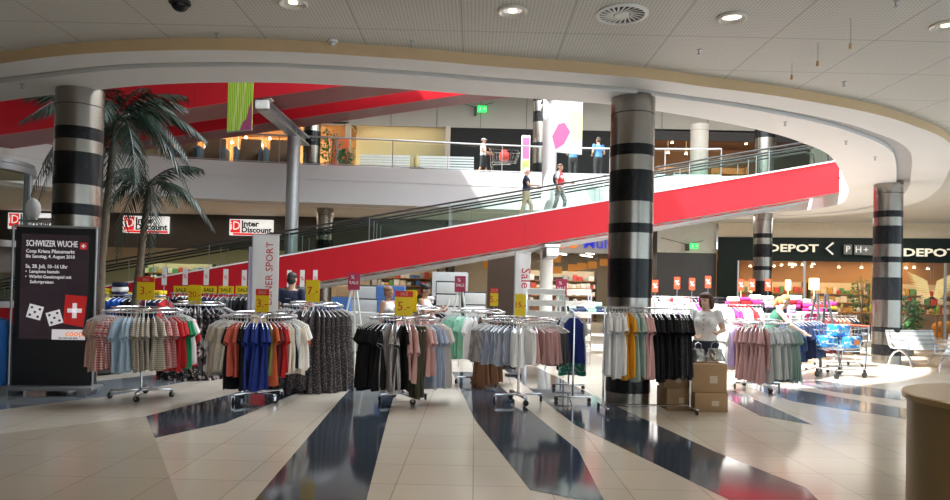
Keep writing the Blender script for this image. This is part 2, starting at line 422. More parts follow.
wall('wall_left', (X0, Y0), (X0, Y1), 0, ZC, wg)
wall('wall_right', (X1, Y1), (X1, 18.5), 0, ZC, wg)
wall('wall_front', (0.5, Y0), (X0, Y0), 0, ZC, wg)  # unseen wall, closed here to keep the left of the hall darker
for i, (a, b) in enumerate((((9.6, 8), (9.6, Y0)), ((X1, 18.5), (9.6, 8)))):  # unseen glazing, added to brighten the hall from the right
    o = wall('window_%d' % (6 + i), a, b, 0, ZC, glassc, .012, 'unseen glazed side of the hall added to let daylight in'); fr = MB()
    for k in range(7):
        q = V(a).lerp(V(b), k / 6); fr.box((q.x, q.y, ZC / 2), (.09, .09, ZC))
    fr.build('window_frame', satin, o)
wall('wall_back_fascia', (X0, YS), (-1.2, YS), 3.15, ZC, brownw, label='dark brown shop fascia under the gallery')
wall('wall_back_fascia', (-1.2, YS), (7.9, YS), 3.35, ZC, mat('grey fascia', (.34, .33, .32), .5))
wall('wall_shop_divider', (-1.2, YS), (-1.2, 40), 0, ZC, darkw)
wall('wall_shop_divider', (0.55, YS - .4), (1.75, YS - .4), 0, 3.4, mat('brown pillar', (.07, .05, .04), .5))
wall('ceiling_shop', (X0, YS), (X0, 40), 0, .01, darkw)
struct('ceiling_shop', MB().box((-9, 35.6, 3.75), (36, 9, .1)), mat('shop ceiling', (.42, .38, .32), .7))
wall('wall_side_upper', (7.9, 30), (10.4, 29.8), 3.4, ZC, mat('panel beige grey', (.50, .49, .44), .5), label='pale grey wall panels above the dark wall')
wall('wall_side_lower', (7.9, 30), (10.4, 29.8), 0, 3.4, dgrey)
wall('wall_side_return', (7.9, 40), (7.9, 30), 0, ZC, dgrey)
# decor shop on the right
DA, DB = V((10.4, 29.6)), V((21.6, 27.2))
def dp(t, off=0.0):
    d = (DB - DA); nrm = V((-d.y, d.x)).normalized(); q = DA + d * t + nrm * off; return (q.x, q.y)
wall('wall_decor_fascia', dp(0, -.12), dp(1, -.12), 3.10, 4.08, greenw, .2, 'dark green shop fascia with pale letters')
wall('wall_decor_fascia', dp(0), dp(1), 4.08, ZC, creamw)
wall('wall_decor_jamb', dp(0, -.1), dp(.068, -.1), 0, 3.1, greenw, .3)
wall('wall_decor_back', dp(0, 6), dp(1, 6), 0, 3.6, warmw)
wall('wall_decor_side', dp(0, .2), dp(0, 6.2), 0, 3.6, warmw)
struct('ceiling_decor', MB().slab([(*dp(0), 3.45), (*dp(1), 3.45), (*dp(1, 6), 3.45), (*dp(0, 6), 3.45)], (0, 0, .1)), mat('decor ceiling', (.50, .38, .26), .6))
for i, (t0, t1) in enumerate(((.072, .30), (.302, .53), (.532, .76), (.762, .99))):
    o = struct('window_%d' % (i + 1), MB().slab([(*dp(t0), .02), (*dp(t1), .02), (*dp(t1), 3.1), (*dp(t0), 3.1)], (0, .012, 0)), glassc, 'tall glass shop front pane')
    fr = MB()
    for t in (t0, t1): q = dp(t, -.02); fr.box((q[0], q[1], 1.55), (.06, .06, 3.1))
    fr.build('window_frame', satin, o)
# upper level back wall
YU = 33.0
wall('wall_upper_panels', (-16.5, YU), (16, YU), 9.35, ZR, wg, label='grey cladding panels of the upper wall')
jm = mat('joint line', (.12, .12, .115), .6)
for x in (-6.3, -4.2, -2.0, .1, 2.3, 4.4, 6.6, 8.8, 11): struct('trim_4', MB().box((x, YU - .005, 10.1), (.03, .02, 1.5)), jm)
wall('wall_upper_dark', (-1.5, YU + .05), (6.6, YU + .05), ZG, 9.35, darkw)
wall('wall_upper_left', (X0, YU), (-16.5, YU), ZG, ZR, wg)
wall('wall_upper_orange', (-16.5, 36.5), (-6.2, 36.5), ZG, 9.4, warmw)
wall('wall_upper_window_back', (-6.2, 35), (-1.4, 35), ZG, ZR, mat('window beige', (.66, .55, .36), .6, var=.08))
for x in (-6.25, -1.45): wall('wall_upper_pier', (x - .12, YU - .05), (x + .12, YU - .05), ZG, 9.4, mat('frame beige', (.5, .46, .38), .5), .3)
o = struct('window_5', MB().slab([(-6.1, YU, ZG), (-1.6, YU, ZG), (-1.6, YU, 9.3), (-6.1, YU, 9.3)], (0, .012, 0)), glassc, 'wide upper shop window with beige display wall')
wall('wall_upper_strip', (6.4, YU - .1), (16, YU - .1), 8.95, 9.4, blackm)
wall('wall_upper_right', (6.6, 37), (16, 37), ZG, 9.4, mat('brown shop wall', (.17, .09, .05), .6, var=.3, scale=1.2))
wall('wall_upper_side', (X1, Y1), (X1, Y0), ZG, ZR, wg)
wall('wall_upper_side', (X0, Y0), (X0, Y1), ZG, ZR, wg)
wall('wall_upper_front', (X1, Y0), (X0, Y0), ZG, ZR, wg)
wall('wall_upper_end', (16, YU), (X1, YU), ZG, ZR, wg)
struct('ceiling_upper_shop', MB().box((-11.4, 34.8, 9.45), (10.4, 3.6, .1)), mat('upper shop ceiling', (.40, .24, .12), .6))
struct('ceiling_upper_shop', MB().box((11.3, 35, 9.45), (9.4, 4, .1)), mat('upper shop ceiling b', (.22, .14, .09), .6))

# ================================================================ COLUMNS
BANDS = ((3.67, 3.83), (2.99, 3.45), (2.53, 2.67), (1.58, 2.15), (.78, .90), (.19, .46))
def column(label, x, y, z0, z1, r, bands, n=40, shaft=steel):
    t = thing('banded_column', label, 'column', (x, y, z0), group=None)
    MB().cyl((0, 0, 0), (0, 0, z1 - z0), r, n=n).build('shaft', shaft, t)
    for a, b in bands:
        if b < z1: MB().lathe([(r, a - z0), (r + .004, a - z0), (r + .004, b - z0), (r, b - z0)], n).build('band', black, t)
    j = MB()
    for z in ((z1 - .27), ): j.lathe([(r, z - z0 - .006), (r + .002, z - z0 - .006), (r + .002, z - z0 + .006), (r, z - z0 + .006)], n)
    j.build('joint', inkk, t)
    return t
CB = V((2.31, 10.3, 0))
column('thick steel column with black bands rising behind the straight clothes rail', CB.x, CB.y, 0, ZS + .02, .325, BANDS, 48)
CA = V((-6.12, 10.56, 0))
column('thick steel column with black bands behind the tall event screen', CA.x, CA.y, 0, ZS + .02, .335, [(a + .1, b + .13) for a, b in BANDS], 48)
p = fl(886, 363); column('steel column with black bands between the two metal benches and trolley', p.x, p.y, 0, ZS + .02, .33, [(a + .02, b + .02) for a, b in BANDS])
p = at(763, 230, 24.6); column('steel column with black bands in front of the dark shop fascia', p.x, p.y, 0, ZS + .02, .32, BANDS)
p = at(325, 220, 27.5); column('short stretch of steel column under the gallery beside a grey post', p.x, p.y, 0, ZC, .33, BANDS)
p = at(312, 140, 27.0); column('banded gallery column next to the potted tree upstairs', p.x, p.y, ZG, ZR, .33, [(a + 5.5, b + 5.5) for a, b in BANDS] + [(9.3, 10.2)])
p = at(539, 130, 26.5); column('slim looking banded gallery column behind the white post', p.x, p.y, ZG, ZR, .24, [(6.1, 6.5), (7.1, 7.3), (8.1, 8.5), (8.9, 9.1), (9.7, 10.1)])
p = at(765, 140, 28.0); column('gallery column with dark upper half above the glass balustrade', p.x, p.y, ZG, ZR - .02, .40, [(8.0, 10.6)])
p = at(699, 160, 30.0); column('plain pale column in front of the upstairs brown shop', p.x, p.y, ZG, 9.0, .38, [], shaft=mat('pale column', (.5, .47, .42), .5))

# ================================================================ TRAVELATORS
def travelator(label, xa, xb, zt, sl, yf, yb, hp, lower=True, under=satin):
    """inclined moving walkway; zt(x) is the top edge of its side panel"""
    z = lambda x: zt + sl * x
    t = thing('travelator', label, 'moving walkway', (xa, yf, z(xa) - hp))
    o = V((xa, yf, z(xa) - hp))
    def P(x, y, dz): return V((x, y, z(x) + dz)) - o
    n = 9; xs = [xa + (xb - xa) * i / n for i in range(n + 1)]
    for y, s in ((yf, 1), (yb, -1)):
        MB().slab([P(xa, y, -hp), P(xb, y, -hp), P(xb, y, 0), P(xa, y, 0)], (0, .05 * s, 0)).build('side_panel', red, t)
        MB().slab([P(xa, y - .02 * s, 0), P(xb, y - .02 * s, 0), P(xb, y - .02 * s, .045), P(xa, y - .02 * s, .045)], (0, .14 * s, 0)).build('skirt_rail', soffw, t)
        m_ = 12; gx = [xa + (xb - xa) * i / m_ for i in range(m_ + 1)]
        g = MB()
        for i in range(m_): g.slab([P(gx[i] + .01, y + .05 * s, .045), P(gx[i + 1] - .01, y + .05 * s, .045), P(gx[i + 1] - .01, y + .05 * s, .74), P(gx[i] + .01, y + .05 * s, .74)], (0, .012 * s, 0))
        g.build('glass_balustrade', glassg, t)
        if lower:
            for x in gx[1:-1]: MB().box(P(x, y + .056 * s, .38), (.02, .02, .74)).build('glass_clamp', satin, t)
        MB().tube([P(xa - .2, y + .056 * s, .25), P(xa - .15, y + .056 * s, .62), P(xa + .1, y + .056 * s, .78)] + [P(x, y + .056 * s, .79) for x in xs[1:-1]] + [P(xb - .1, y + .056 * s, .78), P(xb + .15, y + .056 * s, .62), P(xb + .2, y + .056 * s, .25)], .03, 8).build('handrail', rubber, t)
    MB().slab([P(xa, yf + .05, -hp), P(xb, yf + .05, -hp), P(xb, yb - .05, -hp), P(xa, yb - .05, -hp)], (0, 0, .06)).build('underside', under, t)
    MB().slab([P(xa, yf + .1, -.28), P(xb, yf + .1, -.28), P(xb, yb - .1, -.28), P(xa, yb - .1, -.28)], (0, 0, .05)).build('walkway_belt', dgrey, t)
    if lower:
        tr = MB()
        for y in (yf + .12, yb - .12):
            tr.tube([P(xa + 4.5, y, -hp - .11), P(xb - 1.2, y, -hp - .11)], .03, 6)
        k = int((xb - xa - 6) / 1.2)
        for i in range(k):
            x = xa + 4.8 + i * 1.2; tr.tube([P(x, yf + .12, -hp - .11), P(x + .6, yf + .12, -hp)], .022, 5); tr.tube([P(x + .6, yf + .12, -hp), P(x + 1.2, yf + .12, -hp - .11)], .022, 5)
            tr.tube([P(x, yf + .12, -hp - .11), P(x, yb - .12, -hp - .11)], .022, 5)
        tr.build('truss_rail', satin, t)
    return t
SL = .195; ZT = 1.95 + SL * 8.9
travelator('long red travelator ramp crossing the atrium carrying two people', -18.3, 11.62, ZT, SL, 21.5, 22.6, .98)
travelator('second red travelator ramp running parallel behind the one with people', -18.3, 11.62, ZT, SL, 23.15, 24.2, .98)
SU = .168; ZU = 6.75 + .95 + SU * 6.9
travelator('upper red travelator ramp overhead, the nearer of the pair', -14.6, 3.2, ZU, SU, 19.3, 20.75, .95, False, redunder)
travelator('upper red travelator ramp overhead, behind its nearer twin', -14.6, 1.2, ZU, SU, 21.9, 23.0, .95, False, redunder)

def support(label, x, y, ztop, mt, beams):
    t = thing('support_post', label, 'post', (x, y, 0))
    MB().cyl((0, 0, 0), (0, 0, ztop), .215, n=28).build('shaft', mt, t)
    for zb, ya, yb in beams:
        b = MB()
        b.box((0, (ya + yb) / 2 - y, zb), (.34, yb - ya, .05)); b.box((0, (ya + yb) / 2 - y, zb - .26), (.34, yb - ya, .05)); b.box((0, (ya + yb) / 2 - y, zb - .13), (.06, yb - ya, .24))
        for q in (-.3, .3): b.box((0, q, zb - .13), (.32, .03, .24))
        b.build('cross_beam', satin, t)
        e = MB(); e.box((0, ya - y - .06, zb - .12), (.38, .14, .24), bev=.03); e.cyl((-.13, ya - y - .15, zb - .12), (-.13, ya - y - .10, zb - .12), .05, n=10); e.cyl((.13, ya - y - .15, zb - .12), (.13, ya - y - .10, zb - .12), .05, n=10)
        e.box((0, ya - y + .1, zb + .08), (.46, .3, .08))
        e.build('bearing', soffw, t)
    return t
zb_up = lambda x: ZU - .95 + SU * x - .04
zb_lo = lambda x: ZT - .98 + SL * x - .22
pa, pb = -6.12, 2.36
support('grey round steel post with bracket beams holding the overhead travelators', pa, 22.87, zb_up(pa) - .28, satin, ((zb_up(pa), 19.5, 24.3), (zb_lo(pa), 21.3, 24.4)))
support('round post whitened for sunlight in the middle of the atrium beside the hanging banner', pb, 22.87, 10.9, white, ((zb_lo(pb), 21.2, 24.4), (zb_up(pb), 19.2, 24.4)))  # same post type as the grey one; sunlight put into its white colour
# ================================================================ GARMENTS
def sleeve(mb, sx, x0, z0, x1, z1, r0, r1):
    rows = []
    for k in range(5):
        t = k / 4; c = V((sx * (x0 + (x1 - x0) * t), 0, z0 + (z1 - z0) * t)); r = r0 + (r1 - r0) * t
        rows.append([c + V((sx * r * .62 * math.cos(a), r * .62 * math.sin(a) * (1 + .12 * math.sin(3 * a + k)), r * .55 * math.cos(a))) for a in (2 * PI * i / 10 for i in range(10))])
    mb.loft(rows)
def garment_mesh(kind, seed):
    rnd = random.Random(seed * 13 + len(kind)); mb = MB(); n = 22
    S = {'tshirt': (.70, .185, .032, .205, .043), 'tank_top': (.66, .16, .028, .19, .042), 'dress': (.90, .18, .032, .215, .048),
         'long_dress': (1.14, .17, .035, .215, .062), 'blouse': (.74, .185, .035, .215, .052), 'skirt': (.52, .16, .03, .21, .055), 'jacket': (.78, .20, .055, .215, .065)}
    if kind in S:
        L_, ws, ts, wh, th = S[kind]; L_ *= rnd.uniform(.96, 1.05); top = -.085; ph = rnd.uniform(0, 6); f1 = rnd.uniform(18, 30)
        rows = []
        hs = [0, .03, .07, .13, .22, .34, .46, .58, .7, .82, .92, 1.0]
        for t in hs:
            if kind == 'skirt': w_ = ws + (wh - ws) * t; y_ = ts + (th - ts) * t
            else:
                w_ = .07 + (ws - .07) * min(1, t / .1) if t < .1 else ws + (wh - ws) * max(0, (t - .2) / .8) - (.02 * math.sin(PI * min(1, t / .6)))
                y_ = .018 + (ts - .018) * min(1, t / .15) + (th - ts) * max(0, (t - .15) / .85)
            z = top - L_ * t; r = []
            for i in range(n):
                a = 2 * PI * i / n; x = w_ * math.cos(a); y = y_ * math.sin(a) * (1 + .25 * t * math.sin(5 * a + ph))
                y += (.026 if kind == 'long_dress' else .020) * t * math.sin(f1 * x + ph + 2 * t) + .01 * t * math.sin(f1 * 2.3 * x + 1.7 * ph)
                r.append(V((x, y, z + (.012 * math.sin(3 * a + ph) if t == 1 else 0) - (.05 * (w_ / ws) ** 2 * abs(math.cos(a)) if t < .1 else 0))))
            rows.append(r)
        mb.loft(rows)
        cap = len(mb.v); mb.f.append(tuple(range(n)))
        if kind in ('tshirt', 'dress'):
            for sx in (-1, 1): sleeve(mb, sx, .150, top - .07, .205, top - .27, .042, .062)
        if kind in ('blouse', 'jacket'):
            for sx in (-1, 1): sleeve(mb, sx, .155, top - .08, .215, top - (.38 if kind == 'blouse' else .60), .05 if kind == 'blouse' else .065, .075)
    else:                                             # trousers hung by the waistband
        top = -.09; ph = rnd.uniform(0, 6)
        for sx in (-1, 1):
            rows = []
            for t in (0, .08, .25, .45, .65, .85, 1):
                cx = sx * (.075 + .01 * t); w_ = .085 - .02 * t; y_ = .04 - .004 * t
                rows.append([V((cx + w_ * math.cos(a), y_ * math.sin(a) * (1 + .2 * math.sin(4 * a + ph)) + .012 * t * math.sin(6 * t + ph), top - .98 * t)) for a in (2 * PI * i / 14 for i in range(14))])
            mb.loft(rows)
        mb.box((0, 0, top - .02), (.32, .07, .05), bev=.015)
    return mb.mesh(kind)
def hanger_mesh():
    mb = MB(); arc = [V((.0, 0, -.055)), V((0, 0, -.03))] + [V((.018 * math.cos(a) - .0, 0, -.012 + .018 * math.sin(a))) for a in [(-.5 + .3 * i) for i in range(0, 12)]]
    mb.tube(arc, .0032, 5); mb.tube([(-.19, 0, -.155), (-.09, 0, -.095), (0, 0, -.06), (.09, 0, -.095), (.19, 0, -.155)], .006, 5)
    me = mb.mesh('hanger'); return me
HANG = hanger_mesh(); HANG.materials.append(mat('clear hanger', (.68, .69, .70), .25, metal=.3))
GM = {}
def gmesh(kind, var):
    if (kind, var) not in GM:
        me = garment_mesh(kind, var + 1); me.materials.append(white); GM[(kind, var)] = me
    return GM[(kind, var)]
def C(name, rgb, phrase): return (mat('cloth ' + name, rgb, .85, var=.13, scale=9, bump=.25, bscale=90, spec=.2), phrase)
CL = {
 'peach': C('peach', (.66, .42, .34), 'peach'), 'redcheck': (pattern('cloth red check', (.72, .60, .56), (.50, .05, .06), 'check', 190, 190), 'red and white checked'),
 'paleblue': C('pale blue', (.42, .54, .66), 'pale blue'), 'khakistripe': (pattern('cloth khaki stripe', (.52, .47, .39), (.33, .28, .22), 'hoops', 100, 230), 'khaki striped'),
 'coralcheck': (pattern('cloth coral check', (.66, .36, .34), (.52, .13, .13), 'check', 160, 160), 'coral checked'), 'red': C('red', (.56, .03, .035), 'bright red'),
 'green': C('green', (.015, .24, .10), 'emerald green'), 'white': C('white', (.88, .88, .88), 'white'), 'cream': C('cream', (.78, .71, .60), 'cream'),
 'beige': C('beige', (.50, .43, .35), 'beige'), 'black': C('black', (.013, .013, .015), 'black'), 'coral': C('coral', (.62, .13, .09), 'coral red'),
 'blue': C('blue', (.025, .045, .24), 'royal blue'), 'navy': C('navy', (.02, .028, .07), 'navy'), 'olive': C('olive', (.20, .21, .08), 'olive green'),
 'orange': C('orange', (.65, .13, .05), 'orange red'), 'khaki': C('khaki', (.085, .085, .055), 'dark khaki'), 'taupe': (pattern('cloth taupe', (.46, .43, .42), (.30, .27, .27), 'stripes', 220), 'taupe striped'),
 'pink': C('pink', (.62, .36, .33), 'dusty pink'), 'bluegrey': (pattern('cloth blue grey', (.44, .48, .58), (.29, .33, .44), 'stripes', 200), 'blue grey striped'),
 'lace': (pattern('cloth lace', (.66, .58, .53), (.50, .38, .36), 'dots', 90, 90, .3), 'off white lace'), 'greystripe': (pattern('cloth grey stripe', (.44, .42, .41), (.29, .27, .27), 'stripes', 240), 'warm grey striped'),
 'darkgrey': C('dark grey', (.085, .09, .095), 'dark grey'), 'rose': C('rose', (.56, .33, .32), 'dusty rose'), 'lightgrey': C('light grey', (.56, .58, .57), 'light grey'),
 'sage': C('sage', (.30, .40, .35), 'sage green'), 'mustard': C('mustard', (.68, .32, .03), 'mustard yellow'), 'mint': C('mint', (.30, .62, .48), 'mint green'),
 'floral': (pattern('cloth floral', (.022, .020, .024), (.52, .44, .43), 'noise', 17, 17, .54), 'black and white floral'),
 'paisley': (pattern('cloth paisley', (.065, .058, .062), (.36, .31, .31), 'dots', 42, 42, .30), 'grey paisley'),
 'dotblack': (pattern('cloth dot black', (.02, .02, .022), (.45, .45, .45), 'dots', 60, 60, .2), 'black dotted'),
 'leaf': (pattern('cloth leaf', (.03, .26, .17), (.55, .62, .58), 'noise', 22, 22, .56), 'green leaf print'),
 'brown': C('brown', (.20, .10, .055), 'brown'), 'denim': C('denim', (.045, .075, .16), 'dark denim'), 'maroon': C('maroon', (.13, .025, .03), 'maroon'),
 'magenta': C('magenta', (.62, .05, .26), 'magenta pink'), 'lilac': C('lilac', (.50, .38, .66), 'lilac'), 'cobalt': C('cobalt', (.02, .12, .52), 'cobalt blue'), 'gold': C('gold', (.70, .52, .03), 'bright yellow'),
}
NOUN = {'tshirt': 'T-shirt', 'tank_top': 'sleeveless top', 'dress': 'short-sleeved dress', 'long_dress': 'long dress', 'blouse': 'blouse', 'skirt': 'short skirt', 'jacket': 'jacket', 'trousers': 'pair of trousers'}
GRP = {}
def hang(kind, colr, pos, rot, where, scale=1.0):
    v = random.randrange(4); o = bpy.data.objects.new(kind, gmesh(kind, v)); col.objects.link(o)
    o.location = pos; o.rotation_euler = (0, 0, rot + random.uniform(-.24, .24)); o.scale = (scale, scale * random.uniform(.95, 1.2), scale * random.uniform(.96, 1.04))
    o.material_slots[0].link = 'OBJECT'; o.material_slots[0].material = vary(CL[colr][0])
    ph = CL[colr][1]
    tag(o, f'{ph} {NOUN[kind]} hanging on {where}', 'clothing', f'{ph} {NOUN[kind]}s on {where}', 'thing')
    h = bpy.data.objects.new('hanger', HANG); col.objects.link(h); h.parent = o
    return o
def expand(runs):
    out = []
    for c, k, n in runs: out += [(c, k)] * n
    return out
def fill_ring(c, R, z, runs, where, a0=158, a1=382, scale=1.0):
    L_ = expand(runs); n = len(L_); t_ = math.degrees(math.atan2(-c[0], c[1])); a0 += t_; a1 += t_
    for i, (cc, k) in enumerate(L_):
        a = math.radians(a0 + (a1 - a0) * (i + .5) / n + random.uniform(-1.2, 1.2))
        hang(k, cc, (c[0] + R * math.cos(a), c[1] + R * math.sin(a), z + .012), a, where, scale)
def fill_rail(p0, p1, z, runs, where, scale=1.0):
    p0, p1 = V(p0), V(p1); d = p1 - p0; an = math.atan2(d.y, d.x) + PI / 2; L_ = expand(runs)
    for i, (cc, k) in enumerate(L_):
        q = p0 + d * ((i + .5) / len(L_)); hang(k, cc, (q.x, q.y, z + .013), an, where, scale)

# ================================================================ RACKS
def caster(mb_parent, x, y, rot):
    b = MB(); b.cyl((0, -.014, .042), (0, .014, .042), .042, n=16); o = b.build('caster', rubber, mb_parent, (x, y, 0), (0, 0, rot))
    f = MB(); f.box((0, -.020, .065), (.03, .004, .05)); f.box((0, .020, .065), (.03, .004, .05)); f.box((0, 0, .090), (.04, .048, .01)); f.cyl((0, 0, .088), (0, 0, .105), .01, n=8); f.build('fork', chrome, o)
    return o
def round_rack(label, c, R, z, rot=.4, arms=4, reach=.36):
    t = thing('round_rack', label, 'clothes rack', (c[0], c[1], 0))
    MB().tube([(R * math.cos(2 * PI * i / 48), R * math.sin(2 * PI * i / 48), z) for i in range(48)], .0125, 8, True).build('ring', chrome, t)
    MB().tube([((R - .10) * math.cos(2 * PI * i / 48), (R - .10) * math.sin(2 * PI * i / 48), z + .05) for i in range(48)], .009, 6, True).build('inner_ring', chrome, t)
    MB().cyl((0, 0, .1), (0, 0, z + .02), .019, n=12).build('pole', chrome, t)
    for k in range(3):
        a = rot + 2 * PI * k / 3; MB().tube([(0, 0, z), ((R - .1) * math.cos(a), (R - .1) * math.sin(a), z + .05), (R * math.cos(a), R * math.sin(a), z)], .009, 6).build('spoke', chrome, t)
    for k in range(arms):
        a = rot + 2 * PI * k / arms; x, y = reach * math.cos(a), reach * math.sin(a)
        b = MB(); b.box((x / 2, y / 2, .115), (reach, .055, .032), rot=(0, 0, a), bev=.006); b.build('leg', chrome, t); caster(t, x, y, a + 1)
    MB().cyl((0, 0, .095), (0, 0, .15), .04, .025, n=12).build('hub', chrome, t)
    return t
R1 = at(144, 300, 9.86); R2 = fl(258, 400); R3 = fl(403, 401); R4 = fl(518, 402); R10 = fl(757, 389)
R5 = at(198, 320, 12.2); R6 = at(313, 320, 11.15); R7 = at(478, 320, 12.1)
w1 = 'the round rack beside the event screen'; w2 = 'the round rack with royal blue dresses'; w3 = 'the round rack with dark khaki trousers'; w4 = 'the round rack of short skirts'
w5 = 'the floral rack under the yellow 20 sign'; w6 = 'the rack under the yellow 7 sign'; w7 = 'the rack behind the short skirts'; w10 = 'the round rack near the cardboard boxes'
round_rack('chrome round clothes rack on casters beside the tall event screen', R1, .52, 1.235, .3, 4, .40)
fill_ring(R1, .52, 1.235, (('peach', 'tshirt', 7), ('redcheck', 'tshirt', 3), ('paleblue', 'tshirt', 4), ('khakistripe', 'tshirt', 6), ('redcheck', 'tshirt', 1), ('coralcheck', 'tshirt', 2), ('red', 'tshirt', 3), ('green', 'tshirt', 2), ('white', 'tshirt', 2), ('red', 'blouse', 1), ('white', 'tshirt', 3), ('redcheck', 'blouse', 2)), w1, 174, 386)
round_rack('chrome round clothes rack crowded with royal blue dresses and coral tops', R2, .50, 1.2, .9, 4, .40)
fill_ring(R2, .50, 1.2, (('white', 'blouse', 3), ('beige', 'tshirt', 3), ('cream', 'tank_top', 4), ('black', 'dress', 1), ('coral', 'tshirt', 2), ('black', 'dress', 2), ('blue', 'dress', 5), ('olive', 'tank_top', 1), ('orange', 'dress', 1), ('maroon', 'tshirt', 1), ('red', 'tshirt', 2), ('cream', 'tank_top', 2), ('black', 'tank_top', 1), ('white', 'tank_top', 2), ('cream', 'tshirt', 2), ('beige', 'tank_top', 3), ('white', 'tshirt', 3), ('orange', 'blouse', 2)), w2, 175, 384)
round_rack('chrome round clothes rack with black tops and dark khaki trousers', R3, .50, 1.2, .5, 4, .36)
fill_ring(R3, .50, 1.2, (('black', 'dress', 14), ('taupe', 'dress', 3), ('black', 'dress', 2), ('pink', 'blouse', 2), ('khaki', 'trousers', 2), ('pink', 'tshirt', 2), ('bluegrey', 'dress', 4), ('lace', 'dress', 4), ('lightgrey', 'tank_top', 1), ('lace', 'tshirt', 3)), w3)
round_rack('chrome round clothes rack of short pleated skirts on a bare central pole', R4, .55, 1.2, .25, 4, .36)
fill_ring(R4, .55, 1.2, (('greystripe', 'skirt', 10), ('bluegrey', 'skirt', 6), ('white', 'skirt', 5), ('rose', 'skirt', 6), ('darkgrey', 'skirt', 7), ('taupe', 'skirt', 2)), w4)
round_rack('chrome round rack packed with black and white floral dresses', R5, .44, 1.27, .2)
fill_ring(R5, .44, 1.27, (('floral', 'long_dress', 18),), w5, 170, 370)
round_rack('chrome round rack packed with long grey paisley dresses', R6, .46, 1.33, .2)
fill_ring(R6, .46, 1.33, (('paisley', 'long_dress', 27),), w6, 150, 372, 1.07)
round_rack('chrome round rack of mint and brown clothes behind the short skirts', R7, .46, 1.25, .2)
fill_ring(R7, .46, 1.25, (('rose', 'tshirt', 2), ('lightgrey', 'tshirt', 2), ('mint', 'tshirt', 4), ('white', 'tshirt', 2), ('brown', 'long_dress', 4), ('darkgrey', 'dress', 3), ('black', 'dress', 3)), w7)
round_rack('chrome round clothes rack of dusty pink and grey tops near the cardboard boxes', R10, .50, 1.17, .15, 4, .42)
fill_ring(R10, .50, 1.17, (('white', 'tshirt', 12), ('lilac', 'tank_top', 1), ('rose', 'dress', 8), ('pink', 'tank_top', 1), ('lightgrey', 'dress', 6), ('sage', 'dress', 8), ('darkgrey', 'dress', 2)), w10)
# a rack half hidden behind the black tops
R11 = at(418, 315, 13.0)
round_rack('chrome round rack mostly hidden behind the black tops', R11, .44, 1.25)
fill_ring(R11, .44, 1.25, (('navy', 'tshirt', 4), ('pink', 'tshirt', 5), ('black', 'tshirt', 4)), 'the rack hidden behind the black tops')

def rail_rack(label, p0, p1, z, feet=.5, posts=True):
    p0, p1 = V((p0[0], p0[1], 0)), V((p1[0], p1[1], 0)); d = (p1 - p0); L_ = d.length; an = math.atan2(d.y, d.x)
    t = thing('clothes_rail', label, 'clothes rack', p0, an)
    MB().tube([(-.03, 0, z), (L_ + .03, 0, z)], .0125, 8).build('rail', chrome, t)
    for x in (0, L_):
        MB().box((x, 0, z / 2 + .04), (.028, .028, z - .06), bev=.004).build('post', chrome, t)
        b = MB(); b.box((x, 0, .075), (.03, feet, .025), bev=.006); b.build('foot', chrome, t)
        for y in (-feet / 2 + .03, feet / 2 - .03):
            o = MB(); o.cyl((x - .012, y, .032), (x + .012, y, .032), .032, n=12); o.build('caster', rubber, t)
    MB().tube([(0, 0, .09), (L_, 0, .09)], .011, 6).build('lower_bar', chrome, t)
    return t
w8 = 'the straight rail before the thick banded column'
rail_rack('long straight chrome rail of mustard and rose dresses before the banded column', (1.82, 9.62), (3.05, 9.70), 1.44, .58)
fill_rail((1.86, 9.62), (3.02, 9.70), 1.44, (('white', 'dress', 5), ('mustard', 'dress', 3), ('sage', 'dress', 3), ('rose', 'dress', 4), ('black', 'dress', 8), ('dotblack', 'dress', 3), ('black', 'dress', 2)), w8)
w9 = 'the short rail beside the banded column'
rail_rack('short straight chrome rail of white and blue tops beside the banded column', (1.50, 10.35), (1.62, 11.7), 1.33, .55)
fill_rail((1.50, 10.38), (1.62, 11.66), 1.33, (('blue', 'tank_top', 1), ('white', 'tshirt', 1), ('leaf', 'dress', 1), ('white', 'tshirt', 2), ('navy', 'tshirt', 2), ('blue', 'tshirt', 2), ('black', 'dress', 3), ('dotblack', 'dress', 2)), w9)

# rails further back
def back_rail(label, pxa, ya, pxb, yb, z, runs, where, sc_=1.0):
    a = at(pxa, 300, ya); b = at(pxb, 300, yb)
    rail_rack(label, (a.x, a.y), (b.x, b.y), z, .5); fill_rail((a.x, a.y), (b.x, b.y), z, runs, where, sc_)
back_rail('chrome rail of yellow, blue and maroon sports jackets behind the palm', 106, 14.6, 168, 14.2, 1.35, (('gold', 'jacket', 1), ('cobalt', 'jacket', 3), ('black', 'jacket', 2), ('maroon', 'jacket', 3), ('navy', 'jacket', 2), ('red', 'jacket', 1)), 'the rail of sports jackets behind the palm')
back_rail('chrome rail of dark jackets under the yellow price strips', 172, 14.6, 250, 14.6, 1.42, (('black', 'jacket', 6), ('navy', 'jacket', 3), ('darkgrey', 'jacket', 4), ('black', 'jacket', 3)), 'the rail of dark jackets under yellow strips')
back_rail('chrome rail of dark denim behind the trolley', 786, 13.6, 818, 15.2, 1.18, (('denim', 'jacket', 3), ('navy', 'blouse', 3), ('denim', 'jacket', 3)), 'the rail of dark denim behind the trolley')
back_rail('chrome rail of maroon and brown coats near the metal bench', 822, 16.4, 856, 16.6, 1.2, (('maroon', 'jacket', 3), ('brown', 'jacket', 3), ('black', 'jacket', 2)), 'the rail of maroon coats behind the trolley')
back_rail('sunlit chrome rail of white and lilac tops behind the column', 655, 14.4, 700, 14.6, 1.45, (('white', 'tshirt', 4), ('lilac', 'tshirt', 2), ('white', 'tshirt', 4), ('magenta', 'tshirt', 1)), 'the sunlit rail behind the woman in white')
